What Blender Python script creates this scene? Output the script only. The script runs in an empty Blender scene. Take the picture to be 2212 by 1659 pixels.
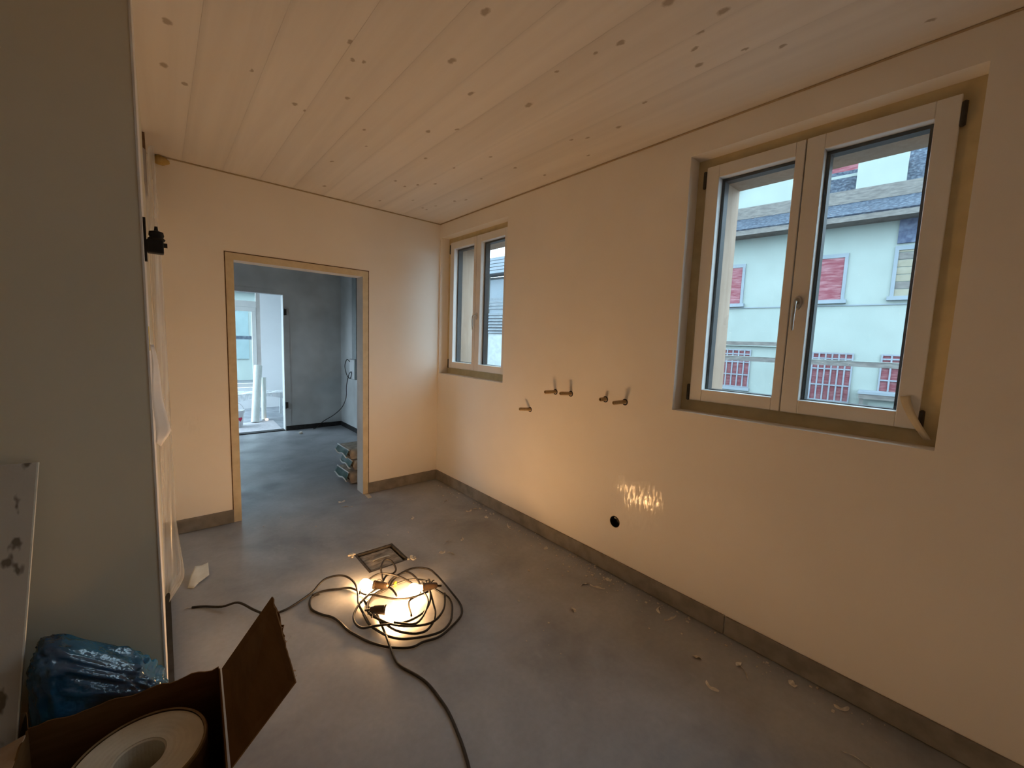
import bpy, bmesh, math, random
from mathutils import Vector, Matrix, noise

random.seed(7)
scene = bpy.context.scene
COL = scene.collection

# ------------------------------------------------------------------ camera
cam_d = bpy.data.cameras.new('camera')
cam = bpy.data.objects.new('camera', cam_d)
COL.objects.link(cam)
YAW, PITCH, ROLL = 0.7106, 0.1026, 0.0359
fwd = Vector((math.sin(YAW) * math.cos(PITCH), math.cos(YAW) * math.cos(PITCH), -math.sin(PITCH)))
rgt = Vector((math.cos(YAW), -math.sin(YAW), 0))
upv = rgt.cross(fwd)
r2 = math.cos(ROLL) * rgt + math.sin(ROLL) * upv
u2 = -math.sin(ROLL) * rgt + math.cos(ROLL) * upv
cam.matrix_world = Matrix(((r2.x, u2.x, -fwd.x, -2.2063), (r2.y, u2.y, -fwd.y, -3.7588),
                           (r2.z, u2.z, -fwd.z, 1.4945), (0, 0, 0, 1)))
cam_d.sensor_width = 36.0
cam_d.lens = 887.32 / 2212 * 36.0
cam_d.clip_start = 0.05
cam_d.clip_end = 200
scene.camera = cam

# ------------------------------------------------------------------ sky, exposure
world = bpy.data.worlds.new('overcast_dusk_sky')
scene.world = world
world.use_nodes = True
bgn = world.node_tree.nodes['Background']
bgn.inputs[0].default_value = (0.63, 0.83, 1.0, 1)
bgn.inputs[1].default_value = 6.6
BULB_WATTS = 10.2
BULB_COLOR = (1.0, 0.53, 0.205)

scene.view_settings.view_transform = 'Standard'
scene.view_settings.look = 'None'
scene.view_settings.gamma = 1.0
scene.view_settings.exposure = 0.14
scene.view_settings.use_curve_mapping = False
scene.cycles.max_bounces = 7
scene.cycles.diffuse_bounces = 5
scene.cycles.use_light_tree = False
scene.cycles.transparent_max_bounces = 8
scene.cycles.glossy_bounces = 2
scene.cycles.transmission_bounces = 2
scene.cycles.caustics_reflective = False
scene.cycles.caustics_refractive = False
scene.cycles.sample_clamp_indirect = 6.0

# ------------------------------------------------------------------ materials
def new_mat(name):
    m = bpy.data.materials.new(name)
    m.use_nodes = True
    nt = m.node_tree
    return m, nt, nt.nodes['Principled BSDF']

def nd(nt, typ, **kw):
    n = nt.nodes.new(typ)
    for k, v in kw.items():
        setattr(n, k, v)
    return n

def ramp(nt, src, stops):
    r = nd(nt, 'ShaderNodeValToRGB')
    els = r.color_ramp.elements
    while len(els) < len(stops):
        els.new(0.5)
    for e, (p, c) in zip(els, stops):
        e.position = p
        e.color = (c[0], c[1], c[2], 1) if not isinstance(c, (int, float)) else (c, c, c, 1)
    nt.links.new(src, r.inputs[0])
    return r

def coords(nt, scale=(1, 1, 1), kind='Object'):
    tc = nd(nt, 'ShaderNodeTexCoord')
    mp = nd(nt, 'ShaderNodeMapping')
    mp.inputs['Scale'].default_value = scale
    nt.links.new(tc.outputs[kind], mp.inputs[0])
    return mp.outputs[0]

def noise_tex(nt, vec, scale, detail=4, rough=0.55, dist=0.0):
    n = nd(nt, 'ShaderNodeTexNoise')
    n.inputs['Scale'].default_value = scale
    n.inputs['Detail'].default_value = min(detail, 3)
    n.inputs['Roughness'].default_value = rough
    n.inputs['Distortion'].default_value = dist
    nt.links.new(vec, n.inputs['Vector'])
    return n.outputs['Fac']

def bump(nt, bsdf, height, strength=0.2, dist=0.01, coat=False):
    b = nd(nt, 'ShaderNodeBump')
    b.inputs['Strength'].default_value = strength
    b.inputs['Distance'].default_value = dist
    nt.links.new(height, b.inputs['Height'])
    nt.links.new(b.outputs[0], bsdf.inputs['Coat Normal' if coat else 'Normal'])
    return b

def mottled(name, c1, c2, scale=3, rough=0.8, spec=0.3, bump_scale=0, bump_str=0.15, stretch=(1, 1, 1),
            metallic=0.0, lo=0.35, hi=0.65, kind='Object', detail=5):
    m, nt, b = new_mat(name)
    v = coords(nt, stretch, kind)
    r = ramp(nt, noise_tex(nt, v, scale, detail), [(lo, c1), (hi, c2)])
    nt.links.new(r.outputs[0], b.inputs['Base Color'])
    b.inputs['Roughness'].default_value = rough
    b.inputs['Specular IOR Level'].default_value = spec
    b.inputs['Metallic'].default_value = metallic
    if bump_scale:
        bump(nt, b, noise_tex(nt, v, bump_scale, 3), bump_str)
    return m

def plaster(name, c1, c2, sheen=0.0):
    """smooth skim plaster; trowelled streaks are a little glossy"""
    m, nt, b = new_mat(name)
    v = coords(nt)
    r = ramp(nt, noise_tex(nt, v, 1.6, 6), [(0.3, c1), (0.7, c2)])
    nt.links.new(r.outputs[0], b.inputs['Base Color'])
    b.inputs['Roughness'].default_value = 0.85
    b.inputs['Specular IOR Level'].default_value = 0.15
    if sheen:
        # trowel-polished streaks
        streak = ramp(nt, noise_tex(nt, coords(nt, (1, 1, 0.28)), 62, 2, 0.6), [(0.46, 0.03), (0.58, 1)])
        cur = None
        ob = coords(nt)
        for c, rad in (((0, -2.41, 0.53), 0.52), ((-2.05, 0, 0.80), 0.22), ((0, -3.3, 1.9), 0.0)):
            if not rad: continue
            dn = nd(nt, 'ShaderNodeVectorMath', operation='DISTANCE'); nt.links.new(ob, dn.inputs[0]); dn.inputs[1].default_value = c
            dv = nd(nt, 'ShaderNodeMath', operation='DIVIDE'); nt.links.new(dn.outputs['Value'], dv.inputs[0]); dv.inputs[1].default_value = rad
            if cur is None: cur = dv.outputs[0]
            else:
                mn = nd(nt, 'ShaderNodeMath', operation='MINIMUM'); nt.links.new(cur, mn.inputs[0]); nt.links.new(dv.outputs[0], mn.inputs[1]); cur = mn.outputs[0]
        sm = nd(nt, 'ShaderNodeMath', operation='MULTIPLY_ADD'); nt.links.new(noise_tex(nt, ob, 9, 2), sm.inputs[0]); sm.inputs[1].default_value = 1.2
        nt.links.new(cur, sm.inputs[2])
        patch = ramp(nt, sm.outputs[0], [(0.0, 1.0), (1.0, 0.0)])
        patch.color_ramp.elements[0].position = 0.75
        mu = nd(nt, 'ShaderNodeMath', operation='MULTIPLY'); mul = nd(nt, 'ShaderNodeMath', operation='MULTIPLY')
        nt.links.new(streak.outputs[0], mu.inputs[0]); nt.links.new(patch.outputs[0], mu.inputs[1])
        nt.links.new(mu.outputs[0], mul.inputs[0]); mul.inputs[1].default_value = sheen
        nt.links.new(mul.outputs[0], b.inputs['Coat Weight'])
        b.inputs['Coat Roughness'].default_value = 0.15
        bump(nt, b, noise_tex(nt, coords(nt, (1, 1, 0.45)), 48, 2), 0.24, 0.004, coat=True)
    return m

M = {}
M['wall'] = plaster('white_skim_plaster', (0.83, 0.785, 0.715), (0.88, 0.835, 0.765), 1.0)
M['wall_grey'] = plaster('grey_base_plaster', (0.46, 0.47, 0.46), (0.70, 0.71, 0.70))
M['wall_white'] = plaster('white_plaster', (0.86, 0.865, 0.87), (0.90, 0.905, 0.91))
M['partition'] = plaster('dull_partition_plaster', (0.68, 0.635, 0.505), (0.73, 0.68, 0.545))

def screed():
    m, nt, b = new_mat('grey_cement_screed')
    v = coords(nt)
    big = ramp(nt, noise_tex(nt, v, 1.7, 6, 0.6, 0.4), [(0.28, (0.25, 0.256, 0.268)), (0.5, (0.37, 0.378, 0.394)), (0.74, (0.48, 0.49, 0.507))])
    fine = ramp(nt, noise_tex(nt, v, 38, 4), [(0.3, 0.94), (0.7, 1.04)])
    sp = ramp(nt, noise_tex(nt, coords(nt, (1, 0.5, 1)), 7, 8, 0.7), [(0.62, 0.0), (0.78, 0.35)])
    mx = nd(nt, 'ShaderNodeMix', data_type='RGBA', blend_type='MULTIPLY')
    mx.inputs[0].default_value = 1
    nt.links.new(big.outputs[0], mx.inputs[6]); nt.links.new(fine.outputs[0], mx.inputs[7])
    m2 = nd(nt, 'ShaderNodeMix', data_type='RGBA')
    nt.links.new(sp.outputs[0], m2.inputs[0]); nt.links.new(mx.outputs[2], m2.inputs[6])
    m2.inputs[7].default_value = (0.56, 0.56, 0.56, 1)
    nt.links.new(m2.outputs[2], b.inputs['Base Color'])
    rr = ramp(nt, noise_tex(nt, v, 3, 4), [(0.3, 0.36), (0.7, 0.55)])
    nt.links.new(rr.outputs[0], b.inputs['Roughness'])
    b.inputs['Specular IOR Level'].default_value = 0.4
    bump(nt, b, noise_tex(nt, v, 25, 4), 0.03, 0.006)
    return m
M['screed'] = screed()
M['baseboard'] = mottled('raw_grey_baseboard', (0.19, 0.17, 0.145), (0.28, 0.255, 0.22), 9, 0.7, 0.3, 40, 0.1)
M['membrane'] = mottled('black_membrane', (0.012, 0.012, 0.013), (0.03, 0.03, 0.03), 20, 0.6)
M['tape'] = mottled('masking_tape', (0.60, 0.51, 0.35), (0.68, 0.59, 0.42), 14, 0.75, 0.2, 90, 0.05)
M['tape_olive'] = mottled('olive_masking_tape', (0.55, 0.46, 0.27), (0.63, 0.53, 0.32), 12, 0.75, 0.2)  # olive tape around the window frames
M['white_paint'] = mottled('white_window_paint', (0.74, 0.73, 0.70), (0.78, 0.77, 0.74), 4, 0.42, 0.45)
M['gasket'] = mottled('black_gasket', (0.012, 0.014, 0.017), (0.022, 0.024, 0.03), 10, 0.5)
M['dark_metal'] = mottled('dark_hinge_metal', (0.02, 0.018, 0.015), (0.035, 0.03, 0.025), 30, 0.45, 0.5)
M['steel'] = mottled('satin_steel', (0.50, 0.50, 0.48), (0.58, 0.58, 0.56), 20, 0.32, 0.5, metallic=0.9)
M['black'] = mottled('black_plastic', (0.006, 0.006, 0.007), (0.012, 0.012, 0.014), 20, 0.6, 0.3)
M['cable'] = mottled('black_rubber_cable', (0.014, 0.012, 0.011), (0.03, 0.026, 0.023), 40, 0.5, 0.4)
M['brown_plastic'] = mottled('brown_lamp_socket', (0.06, 0.035, 0.018), (0.09, 0.055, 0.03), 30, 0.4, 0.5)
M['yellow'] = mottled('yellow_plastic', (0.75, 0.52, 0.02), (0.8, 0.6, 0.05), 20, 0.4)
M['conduit'] = mottled('brown_pipe_stub', (0.36, 0.25, 0.12), (0.46, 0.33, 0.17), 60, 0.55, 0.4)
M['hole'] = mottled('dark_socket_box', (0.006, 0.007, 0.012), (0.01, 0.011, 0.018), 20, 0.5, 0.4)
M['hatch'] = mottled('dusty_hatch_lid', (0.16, 0.14, 0.12), (0.42, 0.37, 0.31), 16, 0.6, 0.4, 40, 0.2, stretch=(1, 2.5, 1))
M['hatch_frame'] = mottled('dirty_steel_frame', (0.035, 0.03, 0.025), (0.08, 0.07, 0.06), 30, 0.6, 0.3)
M['mortar'] = mottled('pale_mortar_crumbs', (0.60, 0.56, 0.48), (0.74, 0.70, 0.62), 60, 0.9, 0.1)
M['paper'] = mottled('cream_paper', (0.76, 0.74, 0.64), (0.84, 0.82, 0.73), 20, 0.7, 0.2)
M['white_tape'] = mottled('white_tape', (0.80, 0.80, 0.80), (0.86, 0.86, 0.86), 12, 0.5, 0.4)
M['foam'] = mottled('yellow_foam', (0.42, 0.29, 0.09), (0.55, 0.40, 0.15), 30, 0.9, 0.1, 40, 0.4)
M['bead'] = mottled('dull_sealing_bead', (0.36, 0.28, 0.17), (0.46, 0.37, 0.24), 8, 0.9, 0.1)
M['brown_gap'] = mottled('brown_wall_gap', (0.10, 0.06, 0.035), (0.17, 0.11, 0.07), 30, 0.9, 0.1)
M['card'] = mottled('brown_cardboard', (0.125, 0.06, 0.02), (0.16, 0.08, 0.03), 8, 0.85, 0.15, stretch=(1, 1, 6))
M['card_tan'] = mottled('tan_cardboard', (0.44, 0.31, 0.21), (0.52, 0.38, 0.26), 10, 0.85, 0.15)
M['roll'] = mottled('cream_foam_roll', (0.62, 0.55, 0.42), (0.72, 0.65, 0.52), 9, 0.8, 0.2, 60, 0.12)
M['roll_rim'] = mottled('brown_roll_rim', (0.20, 0.13, 0.07), (0.27, 0.18, 0.10), 30, 0.8, 0.2)
M['blue'] = mottled('blue_plastic_film', (0.008, 0.06, 0.14), (0.02, 0.13, 0.27), 7, 0.16, 0.8, 16, 0.9)
M['green_sack'] = mottled('glossy_green_print', (0.015, 0.055, 0.05), (0.06, 0.14, 0.125), 9, 0.3, 0.6)
M['sack'] = mottled('paper_sack', (0.30, 0.255, 0.20), (0.52, 0.46, 0.38), 14, 0.75, 0.25, 30, 0.2)
M['sack_white'] = mottled('white_sack_edge', (0.66, 0.68, 0.68), (0.76, 0.78, 0.78), 14, 0.5, 0.4)
M['mat'] = mottled('pale_floor_paper', (0.58, 0.55, 0.56), (0.76, 0.74, 0.76), 8, 0.8, 0.2, stretch=(2, 5, 1))
M['bucket'] = mottled('white_bucket_plastic', (0.74, 0.75, 0.76), (0.8, 0.81, 0.82), 6, 0.35, 0.5)
M['red'] = mottled('red_print', (0.62, 0.03, 0.08), (0.7, 0.05, 0.12), 10, 0.5)
M['film_roll'] = mottled('milky_film_roll', (0.74, 0.79, 0.74), (0.82, 0.86, 0.82), 5, 0.35, 0.5, stretch=(12, 12, 1))
M['trunking'] = mottled('grey_trunking', (0.30, 0.32, 0.32), (0.38, 0.40, 0.40), 6, 0.5, 0.4)

def board_mat():
    m, nt, b = new_mat('stained_grey_board')
    v = coords(nt)
    base = ramp(nt, noise_tex(nt, v, 3, 5), [(0.3, (0.50, 0.475, 0.42)), (0.7, (0.60, 0.57, 0.505))])
    st = ramp(nt, noise_tex(nt, coords(nt, (6, 1, 3)), 2.6, 4, 0.55), [(0.63, 0.0), (0.67, 0.85)])
    mx = nd(nt, 'ShaderNodeMix', data_type='RGBA')
    nt.links.new(st.outputs[0], mx.inputs[0]); nt.links.new(base.outputs[0], mx.inputs[6])
    mx.inputs[7].default_value = (0.10, 0.075, 0.05, 1)
    nt.links.new(mx.outputs[2], b.inputs['Base Color'])
    b.inputs['Roughness'].default_value = 0.85
    bump(nt, b, noise_tex(nt, v, 90, 3), 0.12, 0.004)
    return m
M['board'] = board_mat()
M['board_edge'] = mottled('white_board_edge', (0.70, 0.72, 0.66), (0.80, 0.82, 0.76), 50, 0.8)

def wood(name, c1, c2, along=(10, 10, 0.6), rough=0.7, knots=(), joints=None):
    m, nt, b = new_mat(name)
    v = coords(nt, along)
    r = ramp(nt, noise_tex(nt, v, 2.0, 6, 0.6, 0.6), [(0.25, c1), (0.75, c2)])
    out = r.outputs[0]
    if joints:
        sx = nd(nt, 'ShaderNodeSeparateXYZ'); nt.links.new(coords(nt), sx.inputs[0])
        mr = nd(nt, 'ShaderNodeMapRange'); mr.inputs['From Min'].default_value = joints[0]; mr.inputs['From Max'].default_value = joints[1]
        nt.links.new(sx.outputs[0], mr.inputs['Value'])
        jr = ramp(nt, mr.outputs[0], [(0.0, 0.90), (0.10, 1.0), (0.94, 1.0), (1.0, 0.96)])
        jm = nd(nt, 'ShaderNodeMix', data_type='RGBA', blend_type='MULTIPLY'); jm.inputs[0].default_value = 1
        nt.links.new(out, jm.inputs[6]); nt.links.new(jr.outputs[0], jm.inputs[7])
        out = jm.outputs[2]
    if knots:
        tc = nd(nt, 'ShaderNodeTexCoord')
        wob = nd(nt, 'ShaderNodeTexNoise'); wob.inputs['Scale'].default_value = 45
        nt.links.new(tc.outputs['Object'], wob.inputs['Vector'])
        ad = nd(nt, 'ShaderNodeVectorMath', operation='MULTIPLY_ADD')
        nt.links.new(wob.outputs['Color'], ad.inputs[0])
        ad.inputs[1].default_value = (0.02, 0.02, 0.0); ad.inputs[2].default_value = (-0.01, -0.01, 0)
        av = nd(nt, 'ShaderNodeVectorMath', operation='ADD')
        nt.links.new(tc.outputs['Object'], av.inputs[0]); nt.links.new(ad.outputs[0], av.inputs[1])
        sc = nd(nt, 'ShaderNodeVectorMath', operation='MULTIPLY')
        nt.links.new(av.outputs[0], sc.inputs[0]); sc.inputs[1].default_value = (1, 0.62, 0)
        cur = None
        for kx, ky, kr in knots:
            dn = nd(nt, 'ShaderNodeVectorMath', operation='DISTANCE')
            nt.links.new(sc.outputs[0], dn.inputs[0]); dn.inputs[1].default_value = (kx, ky * 0.62, 0)
            dv = nd(nt, 'ShaderNodeMath', operation='DIVIDE')
            nt.links.new(dn.outputs['Value'], dv.inputs[0]); dv.inputs[1].default_value = kr
            if cur is None:
                cur = dv.outputs[0]
            else:
                mn = nd(nt, 'ShaderNodeMath', operation='MINIMUM')
                nt.links.new(cur, mn.inputs[0]); nt.links.new(dv.outputs[0], mn.inputs[1])
                cur = mn.outputs[0]
        kf = ramp(nt, cur, [(0.55, 1.0), (1.0, 0.0)])
        mx = nd(nt, 'ShaderNodeMix', data_type='RGBA')
        nt.links.new(kf.outputs[0], mx.inputs[0]); nt.links.new(out, mx.inputs[6])
        mx.inputs[7].default_value = (0.42, 0.345, 0.265, 1)
        out = mx.outputs[2]
    nt.links.new(out, b.inputs['Base Color'])
    b.inputs['Roughness'].default_value = rough
    b.inputs['Specular IOR Level'].default_value = 0.25
    return m
M['pine'] = wood('raw_pine', (0.38, 0.26, 0.185), (0.49, 0.36, 0.27), (14, 14, 1.1))
M['grey_wood'] = wood('weathered_timber', (0.26, 0.27, 0.28), (0.40, 0.41, 0.41), (3, 1, 8), 0.8)

def glass_mat(name, dust=0.04):
    m = bpy.data.materials.new(name); m.use_nodes = True
    nt = m.node_tree
    nt.nodes.remove(nt.nodes['Principled BSDF'])
    out = nt.nodes['Material Output']
    tr = nd(nt, 'ShaderNodeBsdfTransparent'); tr.inputs[0].default_value = (0.93, 0.97, 0.97, 1)
    gl = nd(nt, 'ShaderNodeBsdfGlossy'); gl.inputs['Roughness'].default_value = 0.02
    df = nd(nt, 'ShaderNodeBsdfDiffuse'); df.inputs[0].default_value = (0.7, 0.72, 0.74, 1)
    lw = nd(nt, 'ShaderNodeLayerWeight'); lw.inputs[0].default_value = 0.5
    pw = nd(nt, 'ShaderNodeMath', operation='POWER'); pw.inputs[1].default_value = 5.0
    nt.links.new(lw.outputs['Facing'], pw.inputs[0])
    fr = nd(nt, 'ShaderNodeMath', operation='MULTIPLY_ADD'); fr.inputs[1].default_value = 0.95; fr.inputs[2].default_value = 0.04
    nt.links.new(pw.outputs[0], fr.inputs[0])
    a = nd(nt, 'ShaderNodeMixShader'); b2 = nd(nt, 'ShaderNodeMixShader')
    nt.links.new(fr.outputs[0], a.inputs[0]); nt.links.new(tr.outputs[0], a.inputs[1]); nt.links.new(gl.outputs[0], a.inputs[2])
    dn = ramp(nt, noise_tex(nt, coords(nt), 9, 5), [(0.35, dust * 0.3), (0.75, dust * 1.6)])
    nt.links.new(dn.outputs[0], b2.inputs[0]); nt.links.new(a.outputs[0], b2.inputs[1]); nt.links.new(df.outputs[0], b2.inputs[2])
    nt.links.new(b2.outputs[0], out.inputs[0])
    return m
M['glass'] = glass_mat('dusty_window_glass')

def film_mat(name, opac=0.4, col=(0.82, 0.83, 0.84)):
    m = bpy.data.materials.new(name); m.use_nodes = True
    nt = m.node_tree
    nt.nodes.remove(nt.nodes['Principled BSDF'])
    out = nt.nodes['Material Output']
    tr = nd(nt, 'ShaderNodeBsdfTransparent')
    df = nd(nt, 'ShaderNodeBsdfDiffuse'); df.inputs[0].default_value = (*col, 1)
    tl = nd(nt, 'ShaderNodeBsdfTranslucent'); tl.inputs[0].default_value = (*col, 1)
    gl = nd(nt, 'ShaderNodeBsdfGlossy'); gl.inputs['Roughness'].default_value = 0.25
    a = nd(nt, 'ShaderNodeMixShader'); a.inputs[0].default_value = 0.4
    b2 = nd(nt, 'ShaderNodeMixShader'); c = nd(nt, 'ShaderNodeMixShader'); c.inputs[0].default_value = 0.08
    nt.links.new(df.outputs[0], a.inputs[1]); nt.links.new(tl.outputs[0], a.inputs[2])
    st = ramp(nt, noise_tex(nt, coords(nt, (30, 30, 1.5)), 1.2, 4), [(0.3, opac * 0.6), (0.75, min(1, opac * 1.5))])
    nt.links.new(st.outputs[0], b2.inputs[0]); nt.links.new(tr.outputs[0], b2.inputs[1]); nt.links.new(a.outputs[0], b2.inputs[2])
    nt.links.new(b2.outputs[0], c.inputs[1]); nt.links.new(gl.outputs[0], c.inputs[2])
    nt.links.new(c.outputs[0], out.inputs[0])
    return m
M['film'] = film_mat('clear_plastic_film', 0.38)
M['film_white'] = film_mat('milky_plastic_sheet', 0.75)

def emit_mat(name, col, s):
    m, nt, b = new_mat(name)
    b.inputs['Base Color'].default_value = (0.9, 0.85, 0.75, 1)
    b.inputs['Emission Color'].default_value = col
    b.inputs['Emission Strength'].default_value = s
    m.cycles.emission_sampling = 'NONE'
    return m
def bulb_mat():
    # thin glowing glass that lets the light of the filament lamp inside pass
    m = bpy.data.materials.new('lit_warm_bulb'); m.use_nodes = True
    nt = m.node_tree
    nt.nodes.remove(nt.nodes['Principled BSDF'])
    em = nd(nt, 'ShaderNodeEmission'); em.inputs[0].default_value = (1.0, 0.80, 0.52, 1); em.inputs[1].default_value = 14.0
    tr = nd(nt, 'ShaderNodeBsdfTransparent')
    ad = nd(nt, 'ShaderNodeAddShader')
    nt.links.new(em.outputs[0], ad.inputs[0]); nt.links.new(tr.outputs[0], ad.inputs[1])
    nt.links.new(ad.outputs[0], nt.nodes['Material Output'].inputs[0])
    m.cycles.emission_sampling = 'NONE'
    return m
M['bulb'] = bulb_mat()

# exterior
M['facade'] = mottled('pale_render', (0.262, 0.299, 0.277), (0.286, 0.320, 0.296), 0.5, 0.9, 0.1)
M['facade_trim'] = mottled('pale_stone_trim', (0.199, 0.230, 0.256), (0.225, 0.251, 0.277), 2, 0.8, 0.1)
M['shutter'] = mottled('faded_red_shutter', (0.19, 0.05, 0.065), (0.31, 0.16, 0.175), 3.2, 0.8, 0.2, 9, 0.3, stretch=(1, 1, 6), lo=0.4, hi=0.75)
M['brick_red'] = mottled('red_blind', (0.17, 0.05, 0.06), (0.27, 0.14, 0.15), 4, 0.85, 0.1, 9, 0.3, stretch=(1, 1, 6), lo=0.4, hi=0.75)
M['roof_dark'] = mottled('dark_slate_roof', (0.024, 0.034, 0.052), (0.105, 0.131, 0.162), 14, 0.8, 0.2, 14, 0.6, lo=0.42, hi=0.78)
M['eave_wood'] = mottled('grey_brown_eave', (0.115, 0.107, 0.102), (0.178, 0.165, 0.152), 6, 0.85, 0.1, stretch=(1, 1, 4))
M['grille'] = mottled('galvanised_bar', (0.189, 0.209, 0.241), (0.220, 0.241, 0.273), 6, 0.6, 0.3)
M['slat'] = mottled('pale_timber_slat', (0.220, 0.199, 0.152), (0.262, 0.241, 0.189), 5, 0.8, 0.1)
M['dark_shutter'] = mottled('dark_slate_cladding', (0.052, 0.068, 0.115), (0.126, 0.152, 0.209), 9, 0.8, 0.1)
M['asphalt'] = mottled('street_asphalt', (0.089, 0.094, 0.099), (0.126, 0.131, 0.136), 0.8, 0.8, 0.2, 20, 0.1)
M['tile_pale'] = mottled('pale_roof_tile', (0.157, 0.178, 0.199), (0.220, 0.241, 0.256), 6, 0.7, 0.2)
M['teal'] = mottled('pale_teal_door', (0.17, 0.235, 0.24), (0.20, 0.27, 0.275), 3, 0.6, 0.3)
M['leaf'] = mottled('garden_leaf', (0.052, 0.115, 0.032), (0.115, 0.199, 0.063), 6, 0.7, 0.2)

# ------------------------------------------------------------------ geometry helpers
class MB:
    def __init__(self):
        self.bm = bmesh.new()

    def box(self, x0, x1, y0, y1, z0, z1):
        x0, x1 = min(x0, x1), max(x0, x1); y0, y1 = min(y0, y1), max(y0, y1); z0, z1 = min(z0, z1), max(z0, z1)
        v = [self.bm.verts.new(p) for p in ((x0, y0, z0), (x1, y0, z0), (x1, y1, z0), (x0, y1, z0),
                                            (x0, y0, z1), (x1, y0, z1), (x1, y1, z1), (x0, y1, z1))]
        for f in ((0, 3, 2, 1), (4, 5, 6, 7), (0, 1, 5, 4), (1, 2, 6, 5), (2, 3, 7, 6), (3, 0, 4, 7)):
            self.bm.faces.new([v[i] for i in f])
        return self

    def hexa(self, p):
        v = [self.bm.verts.new(q) for q in p]
        for f in ((0, 3, 2, 1), (4, 5, 6, 7), (0, 1, 5, 4), (1, 2, 6, 5), (2, 3, 7, 6), (3, 0, 4, 7)):
            self.bm.faces.new([v[i] for i in f])
        return self

    def slab(self, quad, t):
        """quad of 4 points thickened along its normal by t"""
        q = [Vector(p) for p in quad]
        n = (q[1] - q[0]).cross(q[3] - q[0]).normalized() * t
        return self.hexa(list(q) + [p + n for p in q])

    def poly(self, pts, vec):
        """extrude a polygon along vec"""
        a = [self.bm.verts.new(p) for p in pts]
        b = [self.bm.verts.new(Vector(p) + Vector(vec)) for p in pts]
        self.bm.faces.new(a[::-1]); self.bm.faces.new(b)
        n = len(a)
        for i in range(n):
            self.bm.faces.new((a[i], a[(i + 1) % n], b[(i + 1) % n], b[i]))
        return self

    def lathe(self, prof, axis_p, axis_d, seg=24, cap=True):
        """prof: list of (t along axis, radius)"""
        o = Vector(axis_p); d = Vector(axis_d).normalized()
        a = d.orthogonal().normalized(); b = d.cross(a)
        rings = []
        for t, r in prof:
            if r < 1e-6:
                rings.append([self.bm.verts.new(o + d * t)])
            else:
                rings.append([self.bm.verts.new(o + d * t + (a * math.cos(2 * math.pi * k / seg) + b * math.sin(2 * math.pi * k / seg)) * r) for k in range(seg)])
        for A, B in zip(rings, rings[1:]):
            for k in range(seg):
                k2 = (k + 1) % seg
                if len(A) == 1 and len(B) == 1:
                    continue
                if len(A) == 1:
                    self.bm.faces.new((A[0], B[k2], B[k]))
                elif len(B) == 1:
                    self.bm.faces.new((A[k], A[k2], B[0]))
                else:
                    self.bm.faces.new((A[k], A[k2], B[k2], B[k]))
        if cap:
            if len(rings[0]) > 1: self.bm.faces.new(rings[0][::-1])
            if len(rings[-1]) > 1: self.bm.faces.new(rings[-1])
        return self

    def tube(self, pts, r, seg=8, sub=5):
        P = [Vector(p) for p in pts]
        Q = []
        if sub > 1 and len(P) > 2:
            for i in range(len(P) - 1):
                p0 = P[max(i - 1, 0)]; p1 = P[i]; p2 = P[i + 1]; p3 = P[min(i + 2, len(P) - 1)]
                for s in range(sub):
                    t = s / sub
                    Q.append(0.5 * ((2 * p1) + (p2 - p0) * t + (2 * p0 - 5 * p1 + 4 * p2 - p3) * t * t + (3 * p1 - p0 - 3 * p2 + p3) * t ** 3))
            Q.append(P[-1])
        else:
            Q = P
        prev = None; rings = []
        for i, q in enumerate(Q):
            t = (Q[min(i + 1, len(Q) - 1)] - Q[max(i - 1, 0)]).normalized()
            if prev is None:
                a = t.orthogonal().normalized()
            else:
                a = (prev - t * prev.dot(t))
                a = a.normalized() if a.length > 1e-6 else t.orthogonal().normalized()
            prev = a
            b = t.cross(a)
            rings.append([self.bm.verts.new(q + (a * math.cos(2 * math.pi * k / seg) + b * math.sin(2 * math.pi * k / seg)) * r) for k in range(seg)])
        for A, B in zip(rings, rings[1:]):
            for k in range(seg):
                self.bm.faces.new((A[k], A[(k + 1) % seg], B[(k + 1) % seg], B[k]))
        self.bm.faces.new(rings[0][::-1]); self.bm.faces.new(rings[-1])
        return self

    def grid(self, fn, nu, nv):
        V = [[self.bm.verts.new(fn(i / nu, j / nv)) for j in range(nv + 1)] for i in range(nu + 1)]
        for i in range(nu):
            for j in range(nv):
                self.bm.faces.new((V[i][j], V[i + 1][j], V[i + 1][j + 1], V[i][j + 1]))
        return self

    def build(self, name, mat, parent=None, smooth=False, bevel=0, solid=0, origin=None):
        bmesh.ops.recalc_face_normals(self.bm, faces=self.bm.faces)
        me = bpy.data.meshes.new(name)
        self.bm.to_mesh(me); self.bm.free()
        me.materials.append(M[mat] if isinstance(mat, str) else mat)
        if smooth:
            for p in me.polygons: p.use_smooth = True
        o = bpy.data.objects.new(name, me)
        COL.objects.link(o)
        if origin:
            me.transform(Matrix.Translation(-Vector(origin)))
            o.location = origin
        if parent:
            o.parent = parent
            if parent.location.length > 0 and not origin:
                o.matrix_parent_inverse = Matrix.Translation(-parent.location)
            elif origin:
                o.matrix_parent_inverse = Matrix.Translation(-parent.location)
        if solid:
            s = o.modifiers.new('solid', 'SOLIDIFY'); s.thickness = solid; s.offset = 0
        if bevel:
            b = o.modifiers.new('bevel', 'BEVEL'); b.width = bevel; b.segments = 2; b.limit_method = 'ANGLE'
        return o

def tag(o, label=None, cat=None, group=None, kind=None):
    if label: o['label'] = label
    if cat: o['category'] = cat
    if group: o['group'] = group
    if kind: o['kind'] = kind
    return o

def empty(name, loc, label, cat, group=None, kind=None):
    o = bpy.data.objects.new(name, None)
    COL.objects.link(o); o.location = loc; o.empty_display_size = 0.1
    return tag(o, label, cat, group, kind)

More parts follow.
